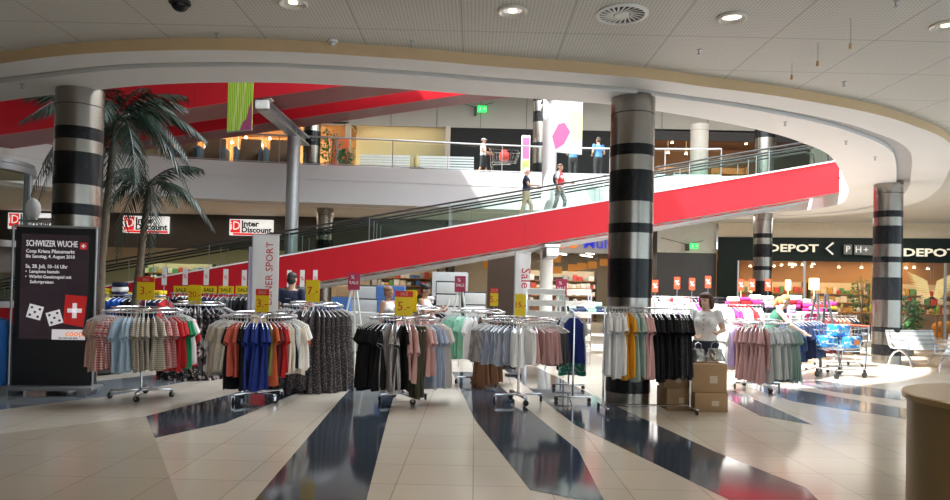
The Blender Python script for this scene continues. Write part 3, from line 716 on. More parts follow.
back_rail('sunlit chrome rail of white and pink tops left of the bending shopper', 712, 15.6, 762, 15.8, 1.42, (('white', 'tshirt', 5), ('magenta', 'tshirt', 2), ('white', 'blouse', 3), ('red', 'tshirt', 1), ('white', 'tshirt', 2)), 'the sunlit rail beyond the pink round rack')
back_rail('chrome rail of black and white tops by the dark grey wall', 652, 19.0, 716, 19.2, 1.55, (('black', 'tshirt', 4), ('white', 'blouse', 4), ('red', 'tshirt', 2), ('black', 'blouse', 3), ('white', 'tshirt', 3)), 'the rail near the dark grey wall')
back_rail('chrome rail of pink and white tops in front of the decor shop', 752, 20.1, 832, 20.4, 1.55, (('white', 'tshirt', 5), ('magenta', 'tshirt', 3), ('white', 'blouse', 4), ('magenta', 'blouse', 3), ('black', 'tshirt', 2), ('red', 'tshirt', 2)), 'the rail in front of the decor shop')
back_rail('chrome rail of dark clothes behind the man in navy', 268, 14.8, 335, 14.8, 1.3, (('black', 'tshirt', 4), ('darkgrey', 'tshirt', 4), ('navy', 'tshirt', 4)), 'the rail behind the man in navy')

# ================================================================ SIGNS ON THE RACKS
def price_sign(label, px, y0, y1, d, wpx, txt, stem_z, header=None, hfrac=.25, cardm=yellow, ink=inkr, yaw=0.0, tsz=.5, kind='price_sign'):
    a = at(px, y0, d); b = at(px, y1, d); h = a.z - b.z; w_ = wpx / F * d
    t = thing(kind, label, 'sign', (b.x, d, b.z), yaw)
    MB().box((0, 0, h / 2), (w_, .006, h)).build('card', cardm, t)
    if header:
        MB().box((0, -.0045, h * (1 - hfrac / 2)), (w_, .004, h * hfrac)).build('header', redcard, t)
        text('header_text', header, h * hfrac * .75, wpap if 0 else mat('pale print', (.8, .45, .35), .6), t, (0, -.008, h * (1 - hfrac / 2)), wide=.8)
    text('price_text', txt, h * tsz, ink, t, (0, -.005, h * ((1 - hfrac) / 2 if header else .5)))
    if stem_z is not None: MB().cyl((0, .004, stem_z - b.z), (0, .004, h * .1), .006, n=8).build('stem', chrome, t)
    return t
price_sign('yellow 3.- price sign with red header above checked tops', 145.5, 277, 300, R1.y, 17, '3.-', 1.27, 'SALE', .22, yaw=.05)
price_sign('yellow 20.- price sign above the floral dresses', 194.5, 285, 304, R5.y - .1, 13, '20.-', 1.3, tsz=.42)
price_sign('yellow 3.- price sign with red header above the blue dresses', 262, 289, 312, R2.y, 14, '3.-', 1.24, 'SALE', .28, yaw=-.1)
price_sign('yellow 7.- price sign above the grey paisley dresses', 312.5, 280, 302, R6.y - .3, 14, '7.-', 1.36, tsz=.5)
price_sign('yellow 5.- price sign with red header above the black tops', 403.5, 291, 316, R3.y, 18, '5.-', 1.24, 'SALE', .24, yaw=.1)
price_sign('blank yellow card just behind the yellow 5.- sign', 411, 290, 312, R3.y + .25, 12, '', 1.24, yaw=-.3)
price_sign('small yellow price sign with red header above the mint tops', 494, 288, 306, R7.y, 8, '5.-', 1.28, 'SALE', .28)
price_sign('yellow 15.- price sign above the white skirts', 520, 294, 316, R4.y - .15, 11, '15.-', 1.24, tsz=.36)
# white price flags standing on the far jacket rail
def flag_sign(px, y0, y1, d, wpx, lab):
    t = price_sign(lab, px, y0, y1, d, wpx, '', .1, 'x', .3, wpap, kind='price_flag')
    return t
for i, (px, y0, wh) in enumerate(((164, 268, 'left of the yellow 20.- sign, first in its row'), (185, 268, 'above the yellow 20.- sign, second in its row'), (206, 268, 'above the jacket rail, third in its row'), (225.5, 269, 'beside the white banner, fourth in its row'), (244, 270, 'nearest to the white banner, fifth in its row'))):
    price_sign('narrow white price flag ' + wh, px, y0, y0 + 17, 15.6, 5, '%', .0, None, tsz=.3, cardm=wpap, kind='price_flag')
for i, (px, wh) in enumerate(((289, 'left of the head of the man in navy'), (302, 'right of the head of the man in navy'), (315, 'just above the yellow 7.- sign'))):
    price_sign('narrow white price flag ' + wh, px, 270, 287, 16.5, 4.5, '%', .0, None, tsz=.3, cardm=wpap, kind='price_flag')
for i, (px, t_, wh) in enumerate(((181, 'SALE', 'first from the palm'), (209, 'SALE', 'second from the palm'), (226, 'SALE', 'third from the palm'), (243, 'SALE', 'beside the white banner'))):
    price_sign('yellow sale strip over the dark jackets, ' + wh, px, 286, 294, 15.0, 15, t_, .0, None, tsz=.62, ink=inkk, kind='sale_strip')
for i, (px, y0, d, wh) in enumerate(((655, 280, 17.6, 'beside the banded column edge'), (677, 277, 17.8, 'above the black tops by the grey wall'), (692, 278, 17.8, 'second from the exit sign'), (708, 276, 17.9, 'nearest the green exit sign'), (741, 279, 18.2, 'beside the steel column'), (752, 279, 18.2, 'just before the steel column'), (768, 279, 18.3, 'right after the steel column'))):
    price_sign('orange red sale sign on a stem ' + wh, px, y0, y0 + 12, d, 6, '%', .0, None, tsz=.6, cardm=mat('orange red card', (.80, .09, .03), .5), ink=wpap, kind='sale_sign')

def easel(label, px, ybase_top, sy0, sy1, d, wpx):
    a = at(px, sy0, d); b = at(px, sy1, d); t = thing('sign_easel', label, 'easel sign', (b.x, d, 0)); h = a.z - b.z; w_ = wpx / F * d
    lm = mat('pale easel wood', (.66, .70, .66), .5)
    for x, y in ((-.32, -.18), (.32, -.18), (0, .35)):
        MB().tube([(x, y, 0.012), (x * .16, 0, b.z + .02)], .022, 6).build('leg', lm, t)
    MB().box((0, -.11, b.z * .55), (.36, .03, .03)).build('ledge', lm, t)
    MB().box((0, -.03, b.z + h / 2), (w_, .012, h)).build('sign_board', burg, t)
    MB().box((0, 0, b.z + h * .2), (.05, .02, h * .5)).build('spine', lm, t)
    text('sign_text', 'SALE', h * .26, wpap, t, (0, -.04, b.z + h * .42)); text('sign_text', '%', h * .3, wpap, t, (-w_ * .1, -.04, b.z + h * .74))
    return t
easel('burgundy sale sign on a pale wooden easel next to the blue boxes', 354, 0, 273, 290, 14.2, 12)
easel('burgundy sale sign on a pale wooden easel beside the grey drawers', 460, 0, 276, 292, 14.2, 11)
easel('burgundy sale sign on a pale easel next to the white trays', 561, 0, 279, 295, 14.4, 11)

# banners on poles
def banner(label, px, y0, y1, d, wpx, txt, tm, rot, yaw=0.0, sz=.3, cm=film):
    a = at(px, y0, d); b = at(px, y1, d); t = thing('pole_banner', label, 'banner', (b.x, d, 0), yaw); w_ = wpx / F * d; h = a.z - b.z
    rows = []
    for k in range(9):
        z = b.z + h * k / 8; rows.append([V((-w_ / 2 + w_ * i / 8, .015 * math.sin(i * .9 + k * .4), z)) for i in range(9)])
    f = MB().loft(rows, False); f.loft([[q + V((0, .006, 0)) for q in r] for r in rows], False); f.build('banner_cloth', cm, t)
    MB().cyl((-w_ / 2 - .01, .012, 0.04), (-w_ / 2 - .01, .012, a.z + .02), .014, n=8).build('pole', satin, t)
    MB().cyl((-w_ / 2 - .02, .012, a.z + .01), (w_ / 2 + .02, .012, a.z + .01), .01, n=8).build('top_bar', satin, t)
    MB().cyl((-w_ / 2, .012, 0), (-w_ / 2, .012, .05), .16, n=20).build('foot', dgrey, t)
    text('banner_text', txt, sz, tm, t, (w_ * .17, -.03, b.z + h * .5), (PI / 2, rot, 0))
    return t
banner('tall white pole banner with red upward lettering beside the 3.- sign', 264.5, 235, 312, 11.9, 26, 'EISNER SPORT', inkr, -PI / 2, 0, .172)
banner('lilac pole banner showing a thin edge behind the white banner', 253, 248, 312, 12.5, 9, '', inkr, -PI / 2, .3, .2, mat('lilac cloth', (.42, .36, .58), .7))
banner('narrow white pole banner with red script beside the white trays', 522, 253, 316, 13.2, 15, 'Sale %', inkr, PI / 2, 0, .25)
# ================================================================ EVENT SCREEN
p = at(54, 386, 10.10); p.z = 0; SX = thing('event_screen', 'tall dark event screen showing dice and a red lantern', 'advertising screen', (p.x, p.y, 0), .10)
MB().box((0, 0, 1.28), (1.10, .16, 2.32), bev=.015).build('housing', blackm, SX)
MB().box((0, -.12, .10), (1.32, .40, .05), bev=.01).build('base_plate', satin, SX)
for x in (-.52, .52):
    MB().box((x, -.12, .045), (.12, .40, .09), bev=.01).build('base_foot', satin, SX)
    MB().cyl((x * 1.1, -.1, .12), (x * 1.1, -.1, 2.42), .018, n=10).build('side_rail', satin, SX)
MB().tube([(-.57, -.1, 2.42), (.57, -.1, 2.42)], .018, 8).build('top_rail', satin, SX)
scr = mat('screen image', (.020, .014, .017), .2, var=.35, scale=3, emit=.7)
s = MB().box((0, -.083, 1.55), (.93, .008, 1.52)).build('screen', scr, SX)
sw = mat('screen white', (.75, .72, .75), .4, emit=.35, var=.02); sr = mat('screen red', (.45, .02, .02), .4, emit=.35); so = mat('screen orange', (.8, .2, .03), .4, emit=.6)
sk_ = mat('screen black', (.02, .02, .02), .5)
def st(tx, size, x, z, al='LEFT', mt=sw, wide=1.0, y=-.09): return text('screen_text', tx, size, mt, s, (x, y, z), align=al, wide=wide, bold=.012)
st('SCHWIIZER WUCHE', .125, -.40, 2.17, wide=.62); st('Coop Kriens Pilatusmarkt', .075, -.40, 2.06, wide=.85); st('Bis Samstag, 4. August 2018', .068, -.40, 1.985, wide=.88)
st('Sa, 28. Juli, 10–16 Uhr', .076, -.40, 1.84, wide=.85); st('•  Lampions basteln', .066, -.40, 1.765, wide=.9); st('•  Würfel-Gewinnspiel mit', .066, -.40, 1.69, wide=.9); st('    Sofortpreisen', .066, -.40, 1.615, wide=.9)
def cross(cx, cz, a, bg_):
    MB().box((cx, -.09, cz), (a, .006, a)).build('swiss_flag', bg_, s); c = MB(); c.box((cx, -.0945, cz), (a * .6, .004, a * .18)); c.box((cx, -.0945, cz), (a * .18, .004, a * .6)); c.build('swiss_cross', sw, s)
cross(.39, 2.15, .10, sr)
def die(cx, cz, a, r):
    MB().box((cx, -.09, cz), (a, .006, a), rot=(0, r, 0), bev=.003).build('die_face', sw, s); d = MB()
    for u, v in ((-.28, -.28), (.28, .28), (-.28, .28), (.28, -.28), (0, 0)):
        x = a * (u * math.cos(r) + v * math.sin(r)); z = a * (-u * math.sin(r) + v * math.cos(r)); d.cyl((cx + x, -.0945, cz + z), (cx + x, -.0935, cz + z), a * .09, n=10)
    d.build('die_dots', sk_, s)
die(-.25, 1.18, .20, .25); die(.02, 1.10, .20, -.30)
MB().slab([(.14, -.09, 1.02), (.42, -.09, .97), (.46, -.09, 1.42), (.16, -.09, 1.44)], (0, .004, 0)).build('lantern', sr, s)
c = MB(); c.box((.295, -.0945, 1.21), (.20, .004, .06)); c.box((.295, -.0945, 1.21), (.06, .004, .22)); c.build('swiss_cross', sw, s)
MB().box((.22, -.09, .86), (.46, .006, .15)).build('logo_plate', sw, s); st('coop', .11, .30, .875, 'CENTER', so, 1.1, -.0965); st('Für mich und dich.', .035, .22, .81, 'CENTER', sk_, 1.0, -.0965)

# ================================================================ PALMS
leafm = mat('palm leaf', (.017, .036, .023), .34, var=.4, scale=3); trunkm = mat('palm trunk', (.16, .125, .085), .85, var=.35, scale=14, bump=.6, bscale=25)
def frond_mesh(L_, droop, seed, n=32):
    rnd = random.Random(seed); mb = MB(); pts = []
    for k in range(11):
        t = k / 10; pts.append(V((L_ * (t - .16 * t * t * droop), 0, L_ * (.42 * t - droop * .95 * t * t))))
    mb.tube(pts, [.016 * (1 - .8 * k / 10) + .003 for k in range(11)], 5)
    for i in range(n):
        t = .14 + .86 * i / (n - 1); k = min(9, int(t * 10)); f = t * 10 - k; c = pts[k].lerp(pts[k + 1], f); d = (pts[k + 1] - pts[k]).normalized()
        ll = L_ * .27 * (math.sin(PI * min(1, .12 + t * .88)) ** .6 + .12) * rnd.uniform(.85, 1.1)
        for sx in (-1, 1):
            dr = (V((0, sx, 0)) * .72 + d * .62 + V((0, 0, -.35 - .45 * t + rnd.uniform(-.35, .25)))).normalized(); wv = d * .021
            m1 = c + dr * ll * .5 + V((0, 0, .01)); e = c + dr * ll + V((0, 0, -.16 * ll))
            nn = dr.cross(d).normalized() * .004
            mb.add([c - wv * .5, c + wv * .5, m1 + wv, m1 - wv, e], [(0, 1, 2, 3), (3, 2, 4)])
    me = mb.mesh('frond'); me.materials.append(leafm); return me
FR = [frond_mesh(1.6, d, i) for i, d in enumerate((.55, .9, 1.2, 1.5))]
def palm(label, base, pts, L_, nf, seed):
    t = thing('potted_palm', label, 'palm tree', base); rnd = random.Random(seed)
    tp = [V(q) for q in pts]; tk = []
    for i in range(len(tp) - 1):
        for k in range(6): tk.append(tp[i].lerp(tp[i + 1], k / 6))
    tk.append(tp[-1]); MB().tube(tk, [.085 - .035 * i / len(tk) + .006 * (i % 2) for i in range(len(tk))], 10).build('trunk', trunkm, t)
    MB().lathe([(.30, 0), (.38, .05), (.42, .55), (.40, .58), (.36, .55), (.36, .50)], 24).build('pot', dgrey, t)
    for i in range(nf):
        a = 2 * PI * i * .382 + rnd.uniform(-.2, .2); lv = i / nf
        o = bpy.data.objects.new('frond', FR[min(3, int(lv * 4))]); link(o, t, tuple(tp[-1] + V((0, 0, .05 - .1 * lv))), (0, rnd.uniform(-.25, .1) + (.25 * lv) - .3 * (1 - lv), a)); s_ = L_ / 1.6 * rnd.uniform(.85, 1.1); o.scale = (s_, s_, s_)
    return t
b = at(133, 300, 13.4); b.z = 0; k = at(149, 180, 13.1) - b
palm('leaning indoor palm with drooping fronds beside the thick column', b, [(0, 0, .45), (.05, 0, 1.3), (k.x * .6, k.y * .6, 2.3), tuple(k + V((0, 0, -.1)))], 1.25, 11, 3)
b = at(100, 300, 12.3); b.z = 0; k = at(116, 120, 12.2) - b
palm('upright indoor palm close behind the thick banded column', b, [(0, 0, .45), (.0, 0, 2), (k.x * .6, k.y, 3.2), tuple(k)], 1.6, 26, 9)

# ================================================================ GLASS LIFT
p = V((-8.22, 11.0)); LT = thing('glass_lift', 'round glass lift shaft with steel rings at the picture edge', 'lift', (p.x, p.y, 0))
steelf = satin
MB().lathe([(.93, 0), (.95, 0), (.95, 3.35), (.93, 3.35)], 40).build('glass_shell', glassg, LT)
for z in (.05, 1.2, 2.15, 3.35): MB().lathe([(.93, z), (1.0, z), (1.0, z + .1), (.93, z + .1)], 40).build('ring_frame', steelf, LT)
for i in range(8):
    a = 2 * PI * i / 8 + .25; MB().cyl((.95 * math.cos(a), .95 * math.sin(a), 0), (.95 * math.cos(a), .95 * math.sin(a), 3.4), .035, n=8).build('upright', steelf, LT)
MB().cyl((0, 0, 1.75), (0, 0, 2.2), .84, n=32).build('cabin', mat('lift cabin', (.12, .09, .08), .4), LT)
MB().lathe([(.2, 3.46), (.98, 3.46), (.98, 3.52), (.2, 3.52)], 40).build('cap', steelf, LT)
p = at(-3, 350, 9.9); bb = MB(); bb.box((0, 0, .56), (.62, .5, 1.06), bev=.14); bb.box((0, 0, .04), (.5, .4, .08), bev=.03)
o = bb.build('blue_beanbag', mat('blue nylon', (.02, .13, .42), .5, var=.2, bump=.4, bscale=8), None, (p.x - .20, p.y, 0)); tag(o, 'tall blue padded bag standing before the glass lift', 'bag', None, 'thing')
p = at(33, 209, 10.75); o = MB().ell((0, 0, 0), (.11, .11, .17), 16, 12)
t = thing('wall_lamp', 'white capsule lamp on a flat metal arm beside the thick column', 'lamp', (p.x, p.y, p.z)); o.build('lamp_shade', white, t)
a_ = MB(); a_.box((.12, 0, -.19), (.55, .22, .035), bev=.012); a_.build('arm', satin, t); MB().box((.46, -.2, -.19), (.2, .5, .03)).build('bracket', satin, t)

# ================================================================ CARTONS, BAGS
def carton(label, px, ybase, d, wpx, h, dep, yaw, z=0.0, tape=True):
    a = at(px, 300, d); w_ = wpx / F * d; t = thing('cardboard_box', label, 'cardboard box', (a.x, a.y, z), yaw)
    MB().box((0, 0, h / 2), (w_, dep, h), bev=.006).build('body', card, t)
    MB().box((0, -.0, h + .001), (w_ * .98, .055, .003)).build('tape', mat('parcel tape', (.52, .38, .22), .3), t)
    f = MB(); f.box((w_ * .12, -dep / 2 - .001, h * .45), (w_ * .22, .003, h * .26)); f.build('shipping_label', mat('label paper', (.52, .36, .22) if z else (.6, .5, .38), .6), t)
    return t
carton('cardboard box on the floor under another box beside the woman', 707, 409, 9.95, 33, .27, .45, .06)
carton('open cardboard box stacked on another, silver bags on top', 706, 390, 9.98, 34, .40, .45, -.03, .272)
carton('lower cardboard box in shadow at the foot of the clothes rail', 675, 404, 10.05, 24, .30, .4, .1)
carton('upper cardboard box in shadow behind the clothes rail foot', 674, 385, 10.08, 23, .24, .38, -.05, .302)
foil = mat('silver foil', (.45, .44, .42), .25, metal=.7, bump=.8, bscale=14)
for i, (px, zz, yaw, lab, mt) in enumerate(((699, .69, .3, 'crumpled silver grey bag lying on the open cardboard box', foil), (716, .70, -.4, 'shiny silver bag leaning over the box edge by the woman', foil), (688, .68, .1, 'black shoe bag lying beside the silver bags', blackm))):
    a = at(px, 300, 9.98); b = MB(); n = 20; rows = []
    for k in range(7):
        tt = k / 6; rows.append([V(((.13 - .04 * tt) * math.cos(x) * (1 + .12 * math.sin(4 * x + k)), (.12 - .06 * tt) * math.sin(x) * (1 + .15 * math.sin(5 * x + 2 * k)), .17 * tt)) for x in (2 * PI * j / n for j in range(n))])
    b.loft(rows); b.f.append(tuple(range(n))); b.f.append(tuple(range(6 * n, 7 * n)))
    t = thing('carrier_bag', lab, 'bag', (a.x, a.y, zz), yaw); b.build('bag_body', mt, t)
    MB().tube([(-.06, 0, .16), (-.05, 0, .24), (0, 0, .27), (.05, 0, .24), (.06, 0, .16)], .008, 6).build('handle', mt, t)

# ================================================================ SHOPPING TROLLEYS
def trolley_parts():
    ms = {}
    w0, w1, l0, l1, zb, zt = .20, .27, -.38, .42, .55, .98
    b = MB(); bot = [V((-w0, l0, zb)), V((w0, l0, zb)), V((w0, l1 - .08, zb + .02)), V((-w0, l1 - .08, zb + .02))]
    top = [V((-w1, l0 - .12, zt - .06)), V((w1, l0 - .12, zt - .06)), V((w1, l1, zt)), V((-w1, l1, zt))]
    for q in (bot, top): b.tube(q, .008, 5, True)
    for f in (.33, .66): b.tube([bot[i].lerp(top[i], f) for i in range(4)], .003, 4, True)
    for i in range(4):
        k = 9 if i % 2 else 6
        for j in range(k + 1):
            f = j / k; b.tube([bot[i].lerp(bot[(i + 1) % 4], f), top[i].lerp(top[(i + 1) % 4], f)], .003, 4)
    for j in range(1, 7): b.tube([bot[0].lerp(bot[1], j / 7), bot[3].lerp(bot[2], j / 7)], .003, 4)
    ms['basket'] = (b, chrome)
    f = MB()
    for sx in (-1, 1):
        f.tube([(sx * .24, .46, 1.0), (sx * .24, .42, .62), (sx * .24, .40, .35), (sx * .25, .36, .17), (sx * .19, -.40, .17)], .013, 7)
        f.tube([(sx * .22, .41, .52), (sx * .2, -.2, .52)], .011, 6)
    f.tube([(-.19, -.40, .17), (.19, -.40, .17)], .012, 6); f.tube([(-.25, .3, .17), (.25, .3, .17)], .012, 6)
    ms['frame'] = (f, chrome)
    h = MB().cyl((-.26, .47, 1.01), (.26, .47, 1.01), .017, n=10); ms['push_handle'] = (h, mat('handle orange', (.55, .08, .03), .4))
    wv = []
    for x, y in ((-.25, .34), (.25, .34), (-.19, -.38), (.19, -.38)):
        q = MB().cyl((x - .015, y, .06), (x + .015, y, .06), .06, n=16); q.box((x, y, .12), (.04, .03, .07)); wv.append(q)
    return ms, wv
def trolley(label, loc, rot):
    ms, wv = trolley_parts(); t = thing('shopping_trolley', label, 'shopping trolley', loc, rot); t.scale = (1.12, 1.12, 1.05)
    for k, (b, m_) in ms.items(): b.build(k, m_, t)
    for q in wv: q.build('wheel', rubber, t)
    return t
p = fl(840, 377); trolley('shopping trolley loaded with blue packs standing on the sunlit floor', (p.x, p.y, 0), math.radians(-62))
TP = V((p.x, p.y, 0))
wrapm = pattern('blue wrap', (.03, .22, .60), (.55, .75, .85), 'noise', 9, 9, .58, .25)
for i, (dx, dy, zz, yaw, lab) in enumerate(((-.22, .08, .61, .45, 'blue shrink-wrapped drinks pack lying at the trolley front'), (.16, -.06, .61, .5, 'blue shrink-wrapped drinks pack with orange label in the trolley'), (-.03, .03, .845, .4, 'blue shrink-wrapped drinks pack heaped on the two lower packs'))):
    t = thing('drinks_pack', lab, 'drinks pack', (TP.x + dx, TP.y + dy, zz), yaw)
    b = MB().box((0, 0, .12), (.40, .28, .24), bev=.05); b.build('wrap', wrapm, t)
    MB().box((.02, -.141, .12), (.18, .004, .10)).build('label', mat('orange label', (.8, .22, .03), .5) if i == 1 else mat('cyan label', (.1, .5, .75), .5), t)
LA = fl(826, 372)
t = thing('folding_ladder', 'leaning silver A-frame stand behind the shopping trolley', 'ladder', (LA.x - .05, LA.y + .15, 0), .2)
for sx in (-1, 1):
    for y in (-.35, .35): MB().tube([(sx * .26, y, .01), (sx * .12, y * .06, 1.72)], .03, 6).build('leg', mat('dark steel tube', (.16, .16, .17), .35, metal=.6), t)
for z in (.35, .7, 1.05, 1.4):
    f = z / 1.72; MB().box((0, -.35 * (1 - f * .94), z), (.5 - .27 * f, .06, .02)).build('step', satin, t)

# ================================================================ BENCHES, PLANTER, COUNTER
perf = grid_mat('perforated steel', (.72, .72, .71), (.30, .30, .30), .03, .03, .008, .3, var=.03); perf.node_tree.nodes['Principled BSDF'].inputs['Metallic'].default_value = .15
def bench(label, x, y, rot, W=1.5):
    t = thing('metal_bench', label, 'bench', (x, y, 0), rot)
    rows = []
    for yy, z in ((-.30, .42), (-.26, .445), (0, .42), (.20, .43), (.27, .50), (.36, .80), (.37, .86)): rows.append([V((-W / 2, yy, z)), V((W / 2, yy, z))])
    s_ = MB().loft(rows, False); s_.loft([[q + V((0, .004, -.012)) for q in r] for r in rows], False); s_.build('seat_shell', perf, t)
    for x_ in (-W / 2 + .12, W / 2 - .12):
        a = MB(); a.tube([(x_, -.30, .02), (x_, -.24, .2), (x_, -.1, .33), (x_, .05, .39), (x_, .2, .33), (x_, .32, .2), (x_, .38, .02)], .026, 8); a.tube([(x_, .18, .40), (x_, .30, .55), (x_, .385, .84)], .02, 8); a.build('leg', chrome, t)
        MB().tube([(x_ * 1.15, -.28, .43), (x_ * 1.15, -.28, .62), (x_ * 1.15, .2, .64), (x_ * 1.15, .28, .55)], .018, 8).build('armrest', chrome, t)
    return t
p = fl(922, 366); bench('perforated metal bench beside the green plant facing the shops', p.x, p.y, math.radians(15))
p = fl(948, 374); bench('perforated metal bench cut off by the picture edge', p.x + .42, p.y - .3, math.radians(-60))
p = fl(862, 358); bench('perforated metal bench between trolley and banded column', p.x, p.y + .9, math.radians(5), 1.2)
bushm = mat('bush leaf', (.035, .13, .035), .5, var=.45, scale=5)
def leafy(label, x, y, z, h, r, n, seed, name='potted_plant', potm=None, ph=.45, cat='plant'):
    rnd = random.Random(seed); t = thing(name, label, cat, (x, y, z))
    MB().lathe([(r * .45, 0), (r * .6, .03), (r * .66, ph), (r * .6, ph), (r * .58, ph - .05)], 20).build('pot', potm or dgrey, t)
    st_ = MB(); lf = MB()
    for i in range(max(5, n // 28)):
        a = rnd.uniform(0, 2 * PI); q = V((r * .5 * math.cos(a), r * .5 * math.sin(a), ph + (h - ph) * rnd.uniform(.6, .95))); st_.tube([(0, 0, ph - .06), q * .5 + V((0, 0, ph * .5)), q], .012, 5)
    for i in range(n):
        u = rnd.uniform(-1, 1); a = rnd.uniform(0, 2 * PI); rr = rnd.uniform(.45, 1) ; c = V((r * rr * math.sqrt(1 - u * u) * math.cos(a), r * rr * math.sqrt(1 - u * u) * math.sin(a), ph + (h - ph) * (.52 + .48 * u * rr)))
        d = (V((math.cos(a), math.sin(a), rnd.uniform(-.6, .6)))).normalized(); s_ = d.orthogonal().normalized(); L2 = rnd.uniform(.09, .17)
        lf.add([c, c + d * L2 * .5 + s_ * L2 * .26, c + d * L2, c + d * L2 * .5 - s_ * L2 * .26 + V((0, 0, .015))], [(0, 1, 2, 3)])
    st_.build('stem', trunkm, t); lf.build('foliage', bushm, t); return t
p = fl(911, 357); leafy('bushy green plant behind the metal bench at the banded column', p.x, p.y + .5, 0, 1.75, .55, 620, 4)
# curved bronze counter in the near corner
bro = mat('bronze laminate', (.20, .14, .06), .35, metal=.35, var=.12, scale=2); brt = mat('bronze top', (.30, .21, .09), .28, metal=.4, var=.1)
t = thing('curved_counter', 'curved bronze counter at the bottom corner by the camera', 'counter', (4.10, 4.95, 0))
MB().lathe([(.80, 0), (.80, .06), (.84, .06), (.84, .91)], 64).build('body', bro, t)
MB().lathe([(.84, .91), (.875, .912), (.875, .952), (.865, .96), (.01, .96)], 64).build('worktop', brt, t)
j = MB()
for a in (200, 238, 276): a = math.radians(a); j.box((.841 * math.cos(a), .841 * math.sin(a), .48), (.008, .006, .84), rot=(0, 0, a))
j.build('door_seam', inkk, t)
# ================================================================ SHOPS UNDER THE GALLERY
tubem = mat('light tube', (1, .93, .80), .5, emit=9, var=0); warmlamp = mat('warm lamp', (1, .62, .28), .5, emit=6, var=0); spotm = mat('spot glow', (1, .86, .62), .5, emit=22, var=0)
def strip_light(x, y, z, L_, rot, lab):
    t = thing('strip_light', lab, 'ceiling light', (x, y, z), rot, None); MB().box((0, 0, .05), (L_, .16, .06)).build('housing', white, t); MB().box((0, 0, .01), (L_ * .96, .12, .02)).build('diffuser', tubem, t)
    for q in (-.4, .4): MB().cyl((L_ * q, 0, .08), (L_ * q, 0, 3.7 - z), .008, n=6).build('hanger_rod', satin, t)
    return t
for (x, y, z) in ((-19, 33.2, 3.35), (-16.2, 34.5, 3.35), (-13.6, 33.0, 3.35), (-11.2, 34.6, 3.35), (-8.8, 33.2, 3.35), (-6.2, 34.4, 3.35), (-3.8, 33.3, 3.35)):
    t = strip_light(x, y, z, 1.7, 0, 'long bright strip light hanging in the electronics shop'); t['group'] = 'strip lights in the electronics shop'
for i, (x, y) in enumerate(((3.1, 32.6), (4.2, 34.4), (5.4, 33.2), (5.8, 36))):
    t = strip_light(x, y, 3.45, 1.8, 1.1, 'slanting strip light in the shop with orange hanging signs'); t['group'] = 'strip lights in the shop with orange signs'
for (x, y, e, c) in ((-15, 34.5, 170, (1, .80, .56)), (-7, 34.5, 190, (1, .84, .62)), (4, 34.5, 230, (1, .90, .74))):
    lamp('AREA', 'shop_light', (x, y, 3.6), (0, 0, 0), e, c, shape='RECTANGLE', size=7, size_y=4)
lq = dp(.45, 3); lamp('AREA', 'decor_light', (lq[0], lq[1], 3.4), (0, 0, 0), 300, (1, .66, .36), shape='RECTANGLE', size=10, size_y=4)
for (x, e, c) in ((-11.5, 900, (1, .70, .40)), (11, 260, (1, .6, .3))):
    lamp('AREA', 'upper_shop_light', (x, 33.7, 9.3), aim((0, .9, -1)), e, c, shape='RECTANGLE', size=8, size_y=2.5)
lamp('AREA', 'window_light', (-3.8, 34, 9.9), (0, 0, 0), 40, (1, .85, .6), shape='RECTANGLE', size=4, size_y=1)

PCOL = [mat('pack ' + n, c, .5) for n, c in (('cream', (.7, .6, .45)), ('red', (.55, .06, .05)), ('white', (.75, .74, .72)), ('blue', (.06, .16, .42)), ('black', (.03, .03, .03)), ('ochre', (.55, .33, .08)), ('grey', (.35, .35, .35)), ('green', (.1, .28, .12)))]
PM = []
for k in range(4):
    b = MB().box((0, 0, .5), (1, 1, 1), bev=.06); b.box((0, -.505, .55), (.7, .02, .4)); me = b.mesh('packed_product', False); me.materials.append(white); PM.append(me)
def product(x, y, z, w_, d_, h, lab, grp, mt, name='packed_product', yaw=0):
    o = bpy.data.objects.new(name, random.choice(PM)); link(o, None, (x, y, z), (0, 0, yaw)); o.scale = (w_, d_, h)
    o.material_slots[0].link = 'OBJECT'; o.material_slots[0].material = mt; return tag(o, lab, 'product', grp, 'thing')
def shelf_unit(label, x, y, W, Hh, levels, where, n, pal, rot=0.0, dep=.45):
    t = thing('shelf_unit', label, 'shelf', (x, y, 0), rot); c, s_ = math.cos(rot), math.sin(rot)
    for sx in (-1, 1): MB().box((sx * W / 2, 0, Hh / 2), (.05, dep, Hh)).build('upright', dgrey, t)
    MB().box((0, dep / 2, Hh / 2), (W, .03, Hh)).build('back_panel', creamw, t)
    for k in range(levels):
        z = .12 + (Hh - .25) * k / levels; MB().box((0, 0, z), (W - .05, dep, .03)).build('shelf_board', wood, t)
        if z < .9: continue
        xx = -W / 2 + .06
        while xx < W / 2 - .12:
            w_ = random.uniform(.14, .32); h = min((Hh - .25) / levels - .07, random.uniform(.15, .34)); w_ = min(w_, W / 2 - .04 - xx)
            px, py = xx + w_ / 2, -.05
            product(x + px * c - py * s_, y + px * s_ + py * c, z + .016, w_ * .94, .26, h, f'packed product among many on {where}', f'products on {where}', random.choice(pal), yaw=rot); xx += w_ + .01
    return t
shelf_unit('tall lit shelf of packed products behind the travelator foot', -15.5, 36.2, 3.6, 2.6, 6, 'the lit shelf behind the travelator foot', 0, PCOL)
shelf_unit('tall lit shelf of packed products behind the grey support post', -9.4, 36.2, 3.6, 2.6, 6, 'the lit shelf behind the grey post', 0, PCOL)
shelf_unit('lit shelf of packed products behind the grey drawers', -3.6, 35.2, 3.4, 2.6, 6, 'the lit shelf behind the grey drawers', 0, PCOL)
